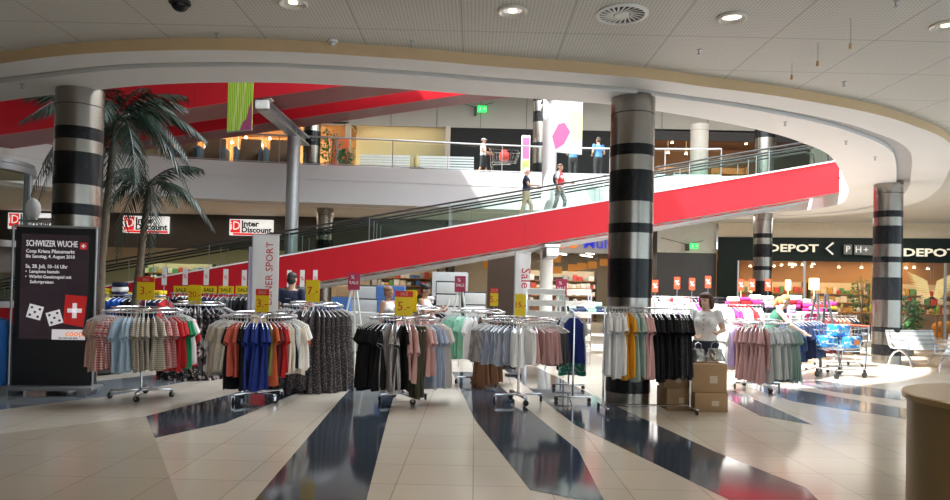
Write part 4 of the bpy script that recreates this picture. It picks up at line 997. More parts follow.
shelf_unit('lit white shelf of packed products below the orange hanging signs', 4.4, 37.2, 4.2, 2.7, 6, 'the shelf below the orange hanging signs', 0, [PCOL[i] for i in (0, 1, 2, 2, 4, 6)])
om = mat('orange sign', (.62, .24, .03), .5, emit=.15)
for i, (px, py, wh) in enumerate(((556, 259, 'nearest the white post, upper'), (557.5, 270, 'nearest the white post, lower'), (572.5, 268, 'second from the white post'), (582, 266.5, 'third from the white post'), (592.5, 265, 'next to the last before the column'), (604.5, 262.5, 'closest to the thick banded column'), (488, 265, 'above the grey drawers, left one'), (501, 259, 'above the grey drawers, right one'))):
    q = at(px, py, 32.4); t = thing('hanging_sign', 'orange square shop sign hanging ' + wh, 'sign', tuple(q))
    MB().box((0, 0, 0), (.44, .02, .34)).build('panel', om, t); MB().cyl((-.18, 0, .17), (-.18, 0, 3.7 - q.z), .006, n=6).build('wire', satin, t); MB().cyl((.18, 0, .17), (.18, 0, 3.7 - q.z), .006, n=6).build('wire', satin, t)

# shop signs
litw = mat('lit white sign', (.95, .95, .93), .4, emit=.5, var=.0); litr = mat('lit red sign', (.75, .02, .02), .4, emit=.5, var=.0)
def elec_sign(label, px, py, y, wid, hgt, yaw=0):
    q = at(px, py, y); t = thing('shop_sign', label, 'sign', tuple(q), yaw)
    MB().box((0, .08, 0), (wid, .14, hgt), bev=.02).build('light_box', litw, t)
    MB().box((-wid * .36, -.0, .04), (wid * .22, .02, hgt * .78)).build('logo_square', litr, t)
    MB().box((wid * .04, -.0, -hgt * .42), (wid * .9, .02, hgt * .12)).build('underline', litr, t)
    text('logo_text', 'iD', hgt * .75, litw, t, (-wid * .36, -.02, .05), wide=.9)
    text('sign_text', 'Inter', hgt * .50, inkk, t, (-wid * .22, -.01, hgt * .22), align='LEFT', wide=1.1, ext=.004, bold=.035); text('sign_text', 'Discount', hgt * .50, inkk, t, (-wid * .22, -.01, -hgt * .16), align='LEFT', wide=1.02, ext=.004, bold=.035)
elec_sign('lit red and white shop sign beside the grey support post', 251, 227.5, 30.86, 1.95, .72)
elec_sign('lit red and white shop sign half hidden by palm fronds', 145.5, 224.5, 30.86, 2.05, .76)
elec_sign('lit red and white shop sign glimpsed left of the thick column', 30, 221, 30.86, 2.0, .72)
q = at(116, 243.5, 31.5); t = thing('exit_lamp', 'small pale lit panel left of the palm trunk', 'lamp', tuple(q)); MB().box((0, 0, 0), (.34, .06, .18)).build('panel', mat('pale lit', (.9, .85, .6), .5, emit=.8), t); MB().cyl((0, 0, .09), (0, 0, 3.7 - q.z), .01, n=6).build('rod', satin, t)
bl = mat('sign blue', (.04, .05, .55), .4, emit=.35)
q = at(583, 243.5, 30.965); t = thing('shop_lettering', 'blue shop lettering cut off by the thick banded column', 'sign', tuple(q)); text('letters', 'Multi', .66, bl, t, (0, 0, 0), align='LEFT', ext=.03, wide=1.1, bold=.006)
for i, px in enumerate((549, 562, 573)):
    q = at(px, 245.5 - i * .4, 30.975); o = MB().ell((0, 0, 0), (.22, .03, .16), 14, 8).build('sign_blob', mat('sign orange', (.8, .2, .03), .5, emit=.3), None, tuple(q)); tag(o, ('orange oval sign shape nearest the white post', 'middle orange oval sign shape on the grey fascia', 'orange oval sign shape beside the blue lettering')[i], 'sign', None, 'thing')

# decor shop
def facade(px, off=-.36):
    lo, hi = 0.0, 1.0
    for _ in range(40):
        md = (lo + hi) / 2; q = dp(md, off); d = V((q[0], q[1], 2.5)) - CAM; sx = 475 + F * d.dot(_r) / d.dot(_f)
        lo, hi = (md, hi) if sx < px else (lo, md)
    return dp(lo, off)
FA = math.atan2(DB.y - DA.y, DB.x - DA.x)
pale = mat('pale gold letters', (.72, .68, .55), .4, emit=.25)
def fz(px, py): q = facade(px); return at(px, py, q[1])
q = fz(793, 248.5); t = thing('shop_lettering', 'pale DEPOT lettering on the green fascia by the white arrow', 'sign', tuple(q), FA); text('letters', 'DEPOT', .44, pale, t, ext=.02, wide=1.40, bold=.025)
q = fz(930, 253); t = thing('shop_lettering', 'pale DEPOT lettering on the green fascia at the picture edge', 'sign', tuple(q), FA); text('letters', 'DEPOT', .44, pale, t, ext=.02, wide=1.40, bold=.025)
q = fz(829.5, 248.5); t = thing('sign_arrow', 'white arrow on the dark green fascia', 'sign', tuple(q), FA); a_ = MB(); a_.tube([(.14, 0, .24), (-.12, 0, 0), (.14, 0, -.24)], .05, 4); a_.build('chevron', wpap, t)
for i, (px, s_) in enumerate(((848, 'P'), (858.5, 'H'), (866, '+'), (873, 'i'))):
    q = fz(px, 249.5 + i * .3); t = thing('sign_symbol', ('white parking letter symbol on the dark green fascia', 'small white symbol second after the arrow', 'small white symbol third after the arrow', 'small white symbol just before the banded column')[i], 'sign', tuple(q), FA)
    MB().box((0, .02, 0), (.30, .02, .40)).build('plate', mat('sign plate', (.10, .11, .105), .4), t); text('symbol', s_, .36, wpap, t, (0, 0, 0))
for i in range(22):
    tt = random.uniform(.08, .98); q = dp(tt, random.uniform(.6, 4.5)); t = thing('spotlight', 'small warm spotlight in the ceiling of the decor shop', 'ceiling light', (q[0], q[1], 3.02), 0, 'spotlights in the decor shop'); MB().cyl((0, 0, .08), (0, 0, .43), .008, n=6).build('rod', satin, t)
    MB().cyl((0, 0, 0), (0, 0, .09), .07, .06, n=12).build('can', white, t); MB().cyl((0, 0, -.012), (0, 0, .0), .055, n=12).build('bulb', spotm, t)
def decor(name, label, px, py, off, mb, mt, cat='decoration', yaw=0):
    q = facade(px, off); w_ = at(px, py, q[1]); o = mb.build(name, mt, None, tuple(w_), (0, 0, FA + yaw)); tag(o, label, cat, None, 'thing'); return w_
for i, (px, py, w_, h) in enumerate(((814, 284, .34, .50), (741, 286, .16, .42), (753, 287, .22, .48), (788, 285, .2, .45))):
    decor('table_lamp', ('large glowing square lamp in the middle of the decor shop', 'slim glowing lamp nearest the dark jamb', 'glowing lamp just before the steel column', 'glowing lamp between steel column and square lamp')[i], px, py, 1.3, MB().box((0, 0, 0), (w_, w_, h), bev=.04).lathe([(.09, 1.011 - at(px, py, facade(px, 1.3)[1]).z), (.015, 1.04 - at(px, py, facade(px, 1.3)[1]).z), (.015, -h / 2)], 12), warmlamp, 'lamp')
for i, (px, W, wh) in enumerate(((770, 3.0, 'behind the steel column'), (838, 2.6, 'behind the white arrow'), (925, 2.4, 'under the golden wings'))):
    q = dp(0); f = facade(px, 4.6); shelf_unit('wooden decor shelf ' + wh, f[0], f[1], W, 2.3, 5, 'the decor shop shelf ' + wh, 0, [PCOL[j] for j in (0, 1, 5, 5, 2, 7)], FA)
for i, px in enumerate((742, 790, 830, 872, 925)):
    f = facade(px, 1.3); t = thing('display_plinth', ('decor shop plinth nearest the dark jamb', 'decor shop plinth right of the steel column', 'decor shop plinth below the white arrow', 'decor shop plinth left of the banded column', 'decor shop plinth under the golden wings')[i], 'table', (f[0], f[1], 0), FA)
    MB().box((0, 0, .98), (1.3, .7, .06), bev=.01).build('top', wood, t)
    for x, y in ((-.58, -.28), (.58, -.28), (-.58, .28), (.58, .28)): MB().box((x, y, .475), (.07, .07, .95)).build('leg', wood, t)
cols = [mat('vase ' + n, c, .35) for n, c in (('magenta', (.65, .03, .22)), ('lime', (.42, .5, .04)), ('terracotta', (.42, .14, .05)), ('white', (.7, .68, .62)), ('black', (.02, .02, .02)), ('gold', (.55, .33, .06)))]
cn = ['magenta', 'lime', 'terracotta', 'white', 'black', 'gold']; k_ = 0
for px, where in ((742, 'nearest the dark jamb'), (790, 'right of the steel column'), (830, 'below the white arrow'), (872, 'left of the banded column'), (925, 'under the golden wings')):
    f = facade(px, 1.3)
    for j in range(5):
        c = (k_ + j * 2 + j // 3) % 6; r = random.uniform(.07, .13); h = random.uniform(.2, .42); x = -.5 + .25 * j
        o = MB().lathe([(r * .6, 0), (r, h * .35), (r * .75, h * .7), (r * .35, h * .9), (r * .45, h)], 16).build('vase', cols[c], None, (f[0] + x * math.cos(FA), f[1] + x * math.sin(FA), 1.011)); tag(o, f'{cn[c]} vase, number {j + 1} along the plinth {where}' if 0 else f'{cn[c]} vase standing on the plinth {where}', 'vase', f'{cn[c]} vases on the plinth {where}', 'thing')
    k_ += 1
# golden wings
wm = mat('golden feather', (.85, .58, .25), .35, metal=.3, emit=.35); f = facade(934, 1.0); q = at(932, 289, f[1]); t = thing('wing_sculpture', 'golden pair of feathered wings hanging in the shop window', 'sculpture', tuple(q), FA); t.scale = (1.2, 1, .95)  # feathers given a faint glow to stand out, though they are no lamp
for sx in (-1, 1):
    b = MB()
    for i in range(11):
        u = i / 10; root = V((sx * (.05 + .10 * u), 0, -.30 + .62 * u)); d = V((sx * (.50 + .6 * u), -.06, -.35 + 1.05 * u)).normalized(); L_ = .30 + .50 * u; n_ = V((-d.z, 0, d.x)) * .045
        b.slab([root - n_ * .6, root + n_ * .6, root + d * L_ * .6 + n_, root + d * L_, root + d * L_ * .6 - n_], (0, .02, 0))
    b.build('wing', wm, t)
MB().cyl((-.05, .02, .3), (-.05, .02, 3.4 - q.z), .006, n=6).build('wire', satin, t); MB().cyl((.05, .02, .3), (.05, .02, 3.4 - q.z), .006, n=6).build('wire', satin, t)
f = facade(864, 2.6); leafy('tall green plant in the decor shop left of the banded column', f[0], f[1], 0, 2.6, .55, 420, 8)
f = facade(797, 3.2); leafy('dark green plant in the decor shop behind the square lamp', f[0], f[1], 0, 2.0, .45, 260, 9)
f = facade(947, 2.4); o = MB().ell((0, 0, .42), (.6, .35, .28), 20, 10).box((0, 0, .1), (.9, .5, .2), bev=.05).build('ochre_armchair', mat('ochre fabric', (.55, .25, .03), .8), None, (f[0], f[1], 0)); tag(o, 'ochre upholstered pouf in the decor shop at the picture edge', 'chair', None, 'thing')

# ================================================================ DISPLAYS BETWEEN RACKS AND SHOPS
traym = mat('pale grey tray', (.56, .57, .56), .5)
def drawer_tower(label, px, d, W, n, hh, mt, yaw=0.0):
    a = at(px, 300, d); t = thing('drawer_tower', label, 'drawer unit', (a.x, d, 0), yaw); MB().box((0, .02, n * hh / 2 + .04), (W, .5, n * hh + .08)).build('body', dgrey, t)
    for k in range(n): MB().box((0, -.25, .06 + hh * (k + .5)), (W - .04, .04, hh - .03), bev=.01).build('drawer_front', mt, t)
drawer_tower('grey stacked drawer unit beside a burgundy easel sign', 449, 16.6, .62, 6, .29, traym)
drawer_tower('wide grey stacked drawer unit right of the easel sign', 474, 16.9, .55, 5, .30, traym, .1)
drawer_tower('grey stacked drawer unit behind the young girl', 369, 17.0, .8, 5, .32, traym, -.05)
a = at(450, 281, 17.6); t = thing('notice_board', 'large pale grey display board behind the grey drawers', 'board', (a.x, 17.7, 0)); MB().box((0, 0, 1.75), (.92, .05, .62), bev=.01).build('board', traym, t)
for x in (-.4, .4): MB().box((x, .04, .8), (.05, .05, 1.6)).build('leg', satin, t)
def tray_stand(label, px, d, n):
    a = at(px, 300, d); t = thing('tray_stand', label, 'display stand', (a.x, d, 0))
    for sx in (-1, 1):
        for y in (-.16, .22): MB().box((sx * .36, y, .8), (.03, .03, 1.6)).build('upright', chrome, t)
    for k in range(n):
        z = .30 + 1.28 * k / (n - 1); b = MB(); b.box((0, 0, z), (.70, .46, .02)); b.box((0, -.23, z + .05), (.70, .015, .11), rot=(.25, 0, 0)); b.box((0, .23, z + .05), (.70, .015, .10)); b.build('tray', wpap, t)
    return t
tray_stand('white tiered tray stand beside the narrow white banner', 545, 13.3, 7)
tray_stand('white tiered tray stand behind the easel with burgundy sign', 574, 15.6, 6)
zt_ = at(391, 306, 16.2).z - .15
# cartons of blue and brown behind the paisley rack
for i, (px, py, w_, h, mt, lab) in enumerate(((383.5, 293, .31, .32, PCOL[3], 'blue shoe carton stacked beside the burgundy easel, upper left'), (398.5, 293, .31, .32, PCOL[3], 'blue shoe carton behind the young girl, upper right'), (391, 306, .62, .30, PCOL[3], 'blue shoe carton at the bottom of the blue stack'), (345, 284, .34, .26, card, 'brown carton on top of the blue stacks'), (342, 298, .42, .34, PCOL[3], 'blue carton beneath the brown carton'))):
    q = at(px, py, 16.2); o = product(q.x, q.y, zt_ + (0, 0, 0, .341, 0)[i] + (.301 if i < 2 else 0), w_, .4, h, lab, None, mt, 'shoe_carton')
t = thing('display_table', 'low grey table carrying the blue cartons', 'table', (at(370, 300, 16.2).x, 16.2, 0)); 
MB().box((0, 0, zt_ - .03), (1.7, .6, .05), bev=.01).build('top', traym, t)
for x, y in ((-.8, -.25), (.8, -.25), (-.8, .25), (.8, .25)): MB().box((x, y, (zt_ - .05) / 2), (.05, .05, zt_ - .05)).build('leg', satin, t)

# folded stock on tables in the sun
FM = []
for k in range(3):
    rows = []; rnd = random.Random(k)
    for z, s_ in ((0, .86), (.12, 1.0), (.5, 1.02), (.88, .98), (1, .8)): rows.append([V((.5 * s_ * max(-.92, min(.92, 1.25 * math.cos(a))) + rnd.uniform(-.02, .02), .5 * s_ * max(-.92, min(.92, 1.25 * math.sin(a))) + rnd.uniform(-.02, .02), z + rnd.uniform(-.05, .05) * (z > 0))) for a in (2 * PI * i / 20 for i in range(20))])
    b = MB().loft(rows); b.f += [tuple(range(20)), tuple(range(80, 100))]; me = b.mesh('folded_garment'); me.materials.append(white); FM.append(me)
def stock_table(label, px, d, W, z, where, pal, nx=7, lay=4, rot=0.0):
    a = at(px, 300, d); t = thing('display_table', label, 'table', (a.x, d, 0), rot)
    MB().box((0, 0, z - .02), (W, .8, .04), bev=.01).build('top', wpap, t)
    for x in (-1, 1):
        for y in (-.33, .33): MB().box((x * (W / 2 - .06), y, z / 2 - .02), (.05, .05, z - .04)).build('leg', satin, t)
    MB().box((0, 0, z * .45), (W - .1, .7, .03)).build('lower_shelf', wpap, t)
    for i in range(nx):
        for j in range(2):
            zz = z
            for k in range(random.randint(1, lay - (j == 1))):
                h = random.uniform(.06, .13); cc = random.choice(pal); o = bpy.data.objects.new('folded_garment', random.choice(FM)); x = -W / 2 + W * (i + .5) / nx; y = -.22 + .40 * j
                link(o, None, (a.x + x * math.cos(rot) - y * math.sin(rot), d + x * math.sin(rot) + y * math.cos(rot), zz), (0, 0, rot + random.uniform(-.2, .2))); o.scale = (W / nx * .9, .36, h); zz += h
                o.material_slots[0].link = 'OBJECT'; o.material_slots[0].material = CL[cc][0]; tag(o, f'{CL[cc][1]} folded garment lying on {where}', 'clothing', f'{CL[cc][1]} folded garments on {where}', 'thing')
wp_ = ['white', 'white', 'white', 'lightgrey', 'magenta', 'black', 'red', 'lilac']
stock_table('white stock table of folded clothes behind the woman in white', 686, 16.8, 1.7, 1.22, 'the stock table behind the woman in white', wp_)
stock_table('white stock table of folded clothes behind the bending shopper', 752, 17.0, 1.9, 1.22, 'the stock table behind the bending shopper', wp_)
stock_table('white stock table of bright folded clothes in front of the decor shop', 800, 18.2, 1.6, 1.25, 'the stock table before the square lamp', ['white', 'magenta', 'lilac', 'gold', 'red', 'black', 'magenta'])
stock_table('white stock table of folded clothes by the straight rail', 640, 17.2, 1.3, 1.2, 'the stock table beside the banded column', wp_)
stock_table('pale stock table of folded clothes under the travelator', 590, 18.5, 1.6, 1.1, 'the stock table under the travelator', ['mint', 'black', 'white', 'maroon', 'navy'])
stock_table('pale stock table of folded dark clothes behind the jacket rail', 150, 17.0, 2.2, 1.15, 'the stock table behind the jacket rail', ['white', 'navy', 'gold', 'orange', 'black'])
stock_table('stock table of folded pale clothes behind the woman on the telephone', 422, 17.8, 1.6, 1.12, 'the stock table behind the woman in the tank top', ['white', 'lightgrey', 'black', 'rose'])

# ================================================================ GALLERY FURNITURE
RI = ringoff(lambda p: .06); idx = [i for i, p in enumerate(ring0) if p.y > 17 and p.x < 8.8]; idx.sort(key=lambda i: (math.atan2(ring0[i].y - 15, ring0[i].x + 2)), reverse=True)
rp = [RI[i] for i in idx]
RL = thing('glass_railing', 'long glass railing along the far gallery edge', 'railing', (rp[0].x, rp[0].y, 5.89)); o3 = V((rp[0].x, rp[0].y, 5.89))
MB().tube([V((p.x, p.y, 5.89 + 1.0)) - o3 for p in rp], .032, 8).build('handrail', satin, RL); MB().tube([V((p.x, p.y, 5.89 + .05)) - o3 for p in rp], .02, 6).build('bottom_rail', satin, RL)
# resample to panes of about 1.9 m
cum = [0]
for a, b in zip(rp, rp[1:]): cum.append(cum[-1] + (b - a).length)
def along(s_):
    for i in range(len(cum) - 1):
        if cum[i + 1] >= s_: f = (s_ - cum[i]) / max(1e-6, cum[i + 1] - cum[i]); return rp[i].lerp(rp[i + 1], f)
    return rp[-1]
np_ = int(cum[-1] / 1.9)
for k in range(np_ + 1):
    p = along(cum[-1] * k / np_); MB().box(V((p.x, p.y, 5.89 + .49)) - o3, (.03, .05, .98)).build('post', satin, RL)
    if k < np_:
        q = along(cum[-1] * (k + .97) / np_); p = along(cum[-1] * (k + .03) / np_)
        MB().slab([V((p.x, p.y, 5.96)) - o3, V((q.x, q.y, 5.96)) - o3, V((q.x, q.y, 6.8)) - o3, V((p.x, p.y, 6.8)) - o3], (0, .01, 0)).build('glass_pane', glassg, RL)
lea = mat('brown leather', (.20, .105, .06), .5); blg = mat('blue grey panel', (.13, .17, .21), .5)
for i, px in enumerate((184, 213, 249, 279)):
    p = at(px, 155, 26.6); t = thing('lounge_chair', ('brown upstairs lounge chair nearest the palm crown', 'brown upstairs lounge chair second from the palm crown', 'brown upstairs lounge chair below the green banner edge', 'brown upstairs lounge chair nearest the grey support post')[i], 'chair', (p.x, p.y, ZG), .15)
    MB().box((0, 0, .42), (.78, .8, .18), bev=.05).build('seat', lea, t); MB().box((0, .38, .98), (.78, .18, 1.05), rot=(-.15, 0, 0), bev=.05).build('backrest', lea, t)
    for sx in (-1, 1): MB().box((sx * .46, .1, .55), (.12, .9, 1.0), bev=.02).build('side_panel', blg, t)
    MB().box((0, 0, .17), (.74, .75, .3)).build('base', blackm, t)
for px, y, r, h, lab in ((331, 27.4, .42, 2.1, 'potted green tree upstairs beside the banded gallery column'), (347, 27.0, .3, 1.3, 'smaller potted green plant upstairs left of the beige window')):
    p = at(px, 150, y); leafy(lab, p.x, p.y, ZG, h, r, 260, int(px))
sl = mat('white slats', (.72, .73, .74), .4)
for i, (px, W) in enumerate(((384, 2.0), (446, 2.2))):
    p = at(px, 160, 27.2); t = thing('slatted_bench', ('white slatted bench upstairs in front of the beige window', 'white slatted bench upstairs before the dark wall')[i], 'bench', (p.x, p.y, ZG))
    b = MB()
    for k in range(6): b.box((0, .25 + .02 * k, .52 + .11 * k), (W, .02, .075))
    b.build('backrest', sl, t); b = MB()
    for k in range(5): b.box((0, -.2 + .1 * k, .43), (W, .07, .025))
    b.build('seat', sl, t)
    for x in (-W / 2 + .15, W / 2 - .15): MB().box((x, 0, .21), (.06, .45, .42)).build('leg', satin, t)
p = at(417, 160, 26.4); t = thing('planter', 'brown planter with pale cone between the two slatted benches', 'planter', (p.x, p.y, ZG)); MB().lathe([(.20, 0), (.30, .42), (.27, .42), (.26, .36)], 20).build('pot', mat('brown pot', (.10, .055, .03), .5), t); MB().lathe([(.10, .36), (.12, .7), (.02, .95)], 14).build('cone', mat('pale cone', (.62, .48, .25), .6), t)
p = at(525.5, 158, 26.2); t = thing('info_pillar', 'slim upstairs pillar with pink and green print', 'sign', (p.x, p.y, ZG)); MB().box((0, 0, .85), (.32, .3, 1.7), bev=.03).build('body', wpap, t)
MB().box((0, -.155, 1.2), (.26, .01, .8)).build('pink_print', mat('pink print', (.72, .16, .38), .5), t); MB().box((0, -.155, .45), (.26, .01, .6)).build('green_print', mat('green print', (.35, .5, .12), .5), t)
p = at(340, 152, 28.0); t = thing('poster_stand', 'orange red poster upstairs beside the beige window', 'poster', (p.x, p.y, ZG)); MB().box((0, 0, 1.0), (.7, .04, 1.7)).build('board', mat('orange poster', (.60, .11, .03), .5, emit=.2), t); text('poster_text', 'SALE', .3, wpap, t, (0, -.03, 1.1), (PI / 2, PI / 2, 0)); MB().box((0, 0, .08), (.6, .4, .16)).build('foot', dgrey, t)
# upstairs displays on the right
for i, (px, W, wh) in enumerate(((675, 1.8, 'beside the thick column'), (728, 1.8, 'behind the plain pale column'))):
    p = at(px, 160, 35.6); t = thing('shelf_unit', 'upstairs brown shop shelf ' + wh, 'shelf', (p.x, p.y, ZG)); MB().box((0, .2, 1.2), (W, .05, 2.4)).build('back_panel', wood, t)
    for k in range(4): MB().box((0, 0, .4 + .55 * k), (W, .45, .04)).build('shelf_board', wood, t)
    for x in (-W / 2, W / 2): MB().box((x, 0, 1.2), (.05, .45, 2.4)).build('upright', wood, t)
for i, (px, py) in enumerate(((656, 137), (668, 153), (686, 154), (705, 141), (746, 144), (751, 142), (672, 143), (640, 150))):
    p = at(px, py, 34.2); t = thing('spotlight', 'small warm ceiling spotlight in the upstairs brown shop', 'ceiling light', tuple(p), 0, 'spotlights in the upstairs brown shop'); MB().cyl((0, 0, 0), (0, 0, .1), .08, .07, n=10).build('can', white, t); MB().cyl((0, 0, -.012), (0, 0, 0), .065, n=10).build('bulb', spotm, t); MB().cyl((0, 0, .1), (0, 0, 9.4 - p.z), .01, n=6).build('rod', satin, t)
for i, (px, py) in enumerate(((190, 140), (206, 147), (232, 143), (238, 150), (262, 146), (270, 139), (222, 152), (246, 138), (172, 150))):
    p = at(px, py, 35.0); t = thing('spotlight', 'small warm ceiling spotlight in the upstairs orange shop', 'ceiling light', tuple(p), 0, 'spotlights in the upstairs orange shop'); MB().cyl((0, 0, 0), (0, 0, .1), .08, .07, n=10).build('can', white, t); MB().cyl((0, 0, -.012), (0, 0, 0), .065, n=10).build('bulb', spotm, t); MB().cyl((0, 0, .1), (0, 0, 9.4 - p.z), .01, n=6).build('rod', satin, t)
# wooden lattice walls of the orange shop
for i, px in enumerate((176, 200, 226, 258)):
    p = at(px, 150, 35.6); t = thing('wood_screen', ('orange wooden screen upstairs nearest the palm crown', 'orange wooden screen upstairs second from the palm', 'orange wooden screen upstairs under the green banner', 'orange wooden screen upstairs near the grey post')[i], 'screen', (p.x, p.y, ZG))
    MB().box((0, .1, 1.6), (1.0, .04, 3.2)).build('panel', warmw, t)
    b = MB()
    for k in range(6): b.box((-.45 + .18 * k, 0, 1.6), (.05, .06, 3.2))
    b.build('slats', wood, t)

# ================================================================ HANGING BANNERS, EXIT SIGNS, CEILING FITTINGS
gm = pattern('grass print', (.38, .60, .03), (.74, .86, .28), 'stripes', 120, 38); pk = mat('pink print', (.72, .16, .38), .5)
translucent(gm); translucent(pk, .3)
def hang_banner(label, px, ytop, d, w_, h, yaw, base, shapes, ztop):
    p = at(px, ytop, d); t = thing('hanging_banner', label, 'banner', (p.x, d, ztop), yaw)
    MB().slab([(-w_ / 2, 0, -h), (w_ / 2, 0, -h), (w_ / 2, 0, 0), (-w_ / 2, 0, 0)], (0, .012, 0)).build('banner_cloth', base, t)
    MB().cyl((-w_ / 2, .006, 0), (w_ / 2, .006, 0), .02, n=8).build('top_rod', satin, t); MB().cyl((-w_ / 2, .006, -h), (w_ / 2, .006, -h), .016, n=8).build('bottom_rod', satin, t)
    for x in (-w_ * .4, w_ * .4): MB().cyl((x, .006, 0), (x, .006, ZR - ztop), .006, n=6).build('wire', satin, t)
    for poly, m_ in shapes: MB().slab([(w_ * x, -.004, h * z) for x, z in poly], (0, .003, 0)).build('print_shape', m_, t)
    return t
zb_ = at(240, 131, 15).z
hang_banner('hanging banner with lime grass print and pink corner beside the steel post', 240.5, 83, 15, .72, 2.3, -.45, gm, [([(.02, -1.0), (.14, -.92), (.3, -.89), (.5, -.86), (.5, -1.0)], pk), ([(.28, -.89), (.36, -.79), (.5, -.72), (.5, -.87)], pk), ([(-.3, -1), (-.22, -1), (.05, -.3), (.0, -.3)], mat('pale blade', (.75, .85, .35), .6)), ([(-.05, -1), (.03, -1), (.3, -.4), (.26, -.4)], mat('pale blade', (.75, .85, .35), .6))], zb_ + 2.3)
zb_ = at(568, 153, 20.5).z
hang_banner('hanging white banner with pink and green flower print by the white post', 568, 100, 20.5, 1.0, 3.2, .35, film, [([(-.5, -.86), (-.3, -.74), (-.1, -.72), (.1, -.80), (-.1, -.92), (-.38, -.98)], pk), ([(-.5, -.6), (-.3, -.5), (-.24, -.62), (-.4, -.72)], mat('pale pink', (.85, .55, .65), .6)), ([(0, -.66), (.3, -.58), (.5, -.62), (.5, -.86), (.2, -.90)], mat('pale lime', (.70, .78, .35), .6)), ([(-.4, -.45), (.1, -.38), (.2, -.44), (-.3, -.52)], mat('pale lime', (.70, .78, .35), .6))], zb_ + 3.2)
exg = mat('exit green', (.02, .75, .12), .4, emit=1.3, var=.0)
def exit_sign(label, px, py, d, w_, h, zt):
    p = at(px, py, d); t = thing('exit_sign', label, 'exit sign', tuple(p)); MB().box((0, 0, 0), (w_, .08, h), bev=.01).build('light_box', exg, t)
    f = MB(); f.box((-w_ * .22, -.045, -h * .02), (w_ * .12, .01, h * .4), rot=(0, .3, 0)); f.ell((-w_ * .16, -.045, h * .27), (h * .08, .01, h * .08), 8, 6); f.box((-w_ * .30, -.045, -h * .28), (w_ * .16, .01, h * .09), rot=(0, -.6, 0)); f.box((-w_ * .12, -.045, -h * .22), (w_ * .12, .01, h * .09), rot=(0, .8, 0)); f.build('running_figure', wpap, t)
    a = MB(); a.tube([(w_ * .12, -.045, 0), (w_ * .38, -.045, 0)], .025, 4); a.tube([(w_ * .26, -.045, h * .18), (w_ * .38, -.045, 0), (w_ * .26, -.045, -h * .18)], .025, 4); a.build('arrow', wpap, t)
    MB().box((-w_ * .75, .1, -h * .3), (.12, .2, h * 1.3)).build('bracket_box', dgrey, t)
    for sx in (-1, 1): MB().cyl((-w_ * .75, .1, h * .3), (-w_ * .75 + sx * 1.1, .3, h * 1.6), .012, n=6).build('stay_wire', blackm, t)
exit_sign('green lit exit sign high on the upper gallery wall', 482, 109, 32.75, .42, .30, 10)
exit_sign('small green lit exit sign on the panels above the dark wall', 694, 246, 29.62, .34, .22, 4.4)
lampm = mat('downlight glow', (1, .86, .62), .4, emit=1.3, var=0); trimm = mat('downlight rim', (.75, .72, .66), .3, metal=.4)
def downlight(label, x, y, grp=None, e=45):
    t = thing('downlight', label, 'ceiling light', (x, y, ZC), 0, grp)
    MB().lathe([(.10, -.001), (.16, -.001), (.16, -.022), (.145, -.03), (.11, -.012), (.10, .0)], 28).build('rim', trimm, t); MB().lathe([(.03, .0), (.105, -.004), (.105, .0)], 24).build('reflector', chrome, t); MB().cyl((0, 0, -.012), (0, 0, -.002), .05, n=16).build('bulb', lampm, t)
    lamp('SPOT', 'downlight_beam', (x, y, ZC - .04), (0, 0, 0), e, (1, .85, .66), spot_size=2.5, spot_blend=.6, shadow_soft_size=.07)
for px, py, lab in ((293, 2, 'round ceiling downlight left of all others at the top edge'), (512.5, 10.5, 'round ceiling downlight between the swirl vent and its neighbour to the left'), (732, 17, 'round ceiling downlight right of the swirl vent'), (946, 25, 'round ceiling downlight cut by the right picture edge')):
    p = fl(px, py, ZC); downlight(lab, p.x, p.y)
for i in range(4):  # unseen downlights, added out of view to light the foreground
    for j in range(3): downlight('unseen ceiling downlight added behind the camera to light the foreground', -6 + 4 * i, -4.5 + 3.6 * j, 'unseen downlights added behind the camera', 38)
p = fl(622, 14, ZC); t = thing('swirl_vent', 'round white swirl vent in the perforated ceiling', 'vent', (p.x, p.y, ZC)); R_ = .285
MB().lathe([(R_ * .85, -.001), (R_, -.001), (R_, -.014), (R_ * .86, -.02)], 40).build('rim', white, t); MB().cyl((0, 0, -.004), (0, 0, -.001), R_ * .86, n=40).build('dark_core', blackm, t); b = MB()
for i in range(22):
    a = 2 * PI * i / 22; c, s_ = math.cos(a), math.sin(a); b.box((c * R_ * .58, s_ * R_ * .58, -.012), (R_ * .56, .022, .004), rot=(.2, 0, a + .3))
b.build('vane', white, t); MB().cyl((0, 0, -.022), (0, 0, -.002), R_ * .28, n=24).build('hub', white, t)
p = fl(180, 1, ZC); t = thing('dome_camera', 'black dome camera at the top edge of the ceiling', 'camera', (p.x, p.y, ZC)); MB().lathe([(.11, 0), (.115, -.03), (.10, -.04)], 24).build('base', blackm, t); MB().ell((0, 0, -.04), (.09, .09, .075), 18, 10).build('dome', black, t)
p = fl(333, 41, ZC); t = thing('smoke_detector', 'white smoke detector on the ceiling near the tan riser', 'smoke detector', (p.x, p.y - .02, ZC)); MB().lathe([(.06, 0), (.065, -.02), (.05, -.03)], 20).build('base', white, t); MB().lathe([(.035, -.03), (.04, -.05), (.02, -.065)], 16).build('head', white, t)
def sprinkler(px, py, z, lab, drop=.05):
    p = fl(px, py, z); t = thing('sprinkler', lab, 'sprinkler', (p.x, p.y, z)); MB().lathe([(.03, 0), (.035, -.008), (.012, -.012)], 14).build('rosette', satin, t); MB().cyl((0, 0, -.01), (0, 0, -drop), .009, n=8).build('stem', satin, t); MB().lathe([(.008, -drop), (.026, -drop - .012), (.022, -drop - .018)], 12).build('deflector', satin, t)
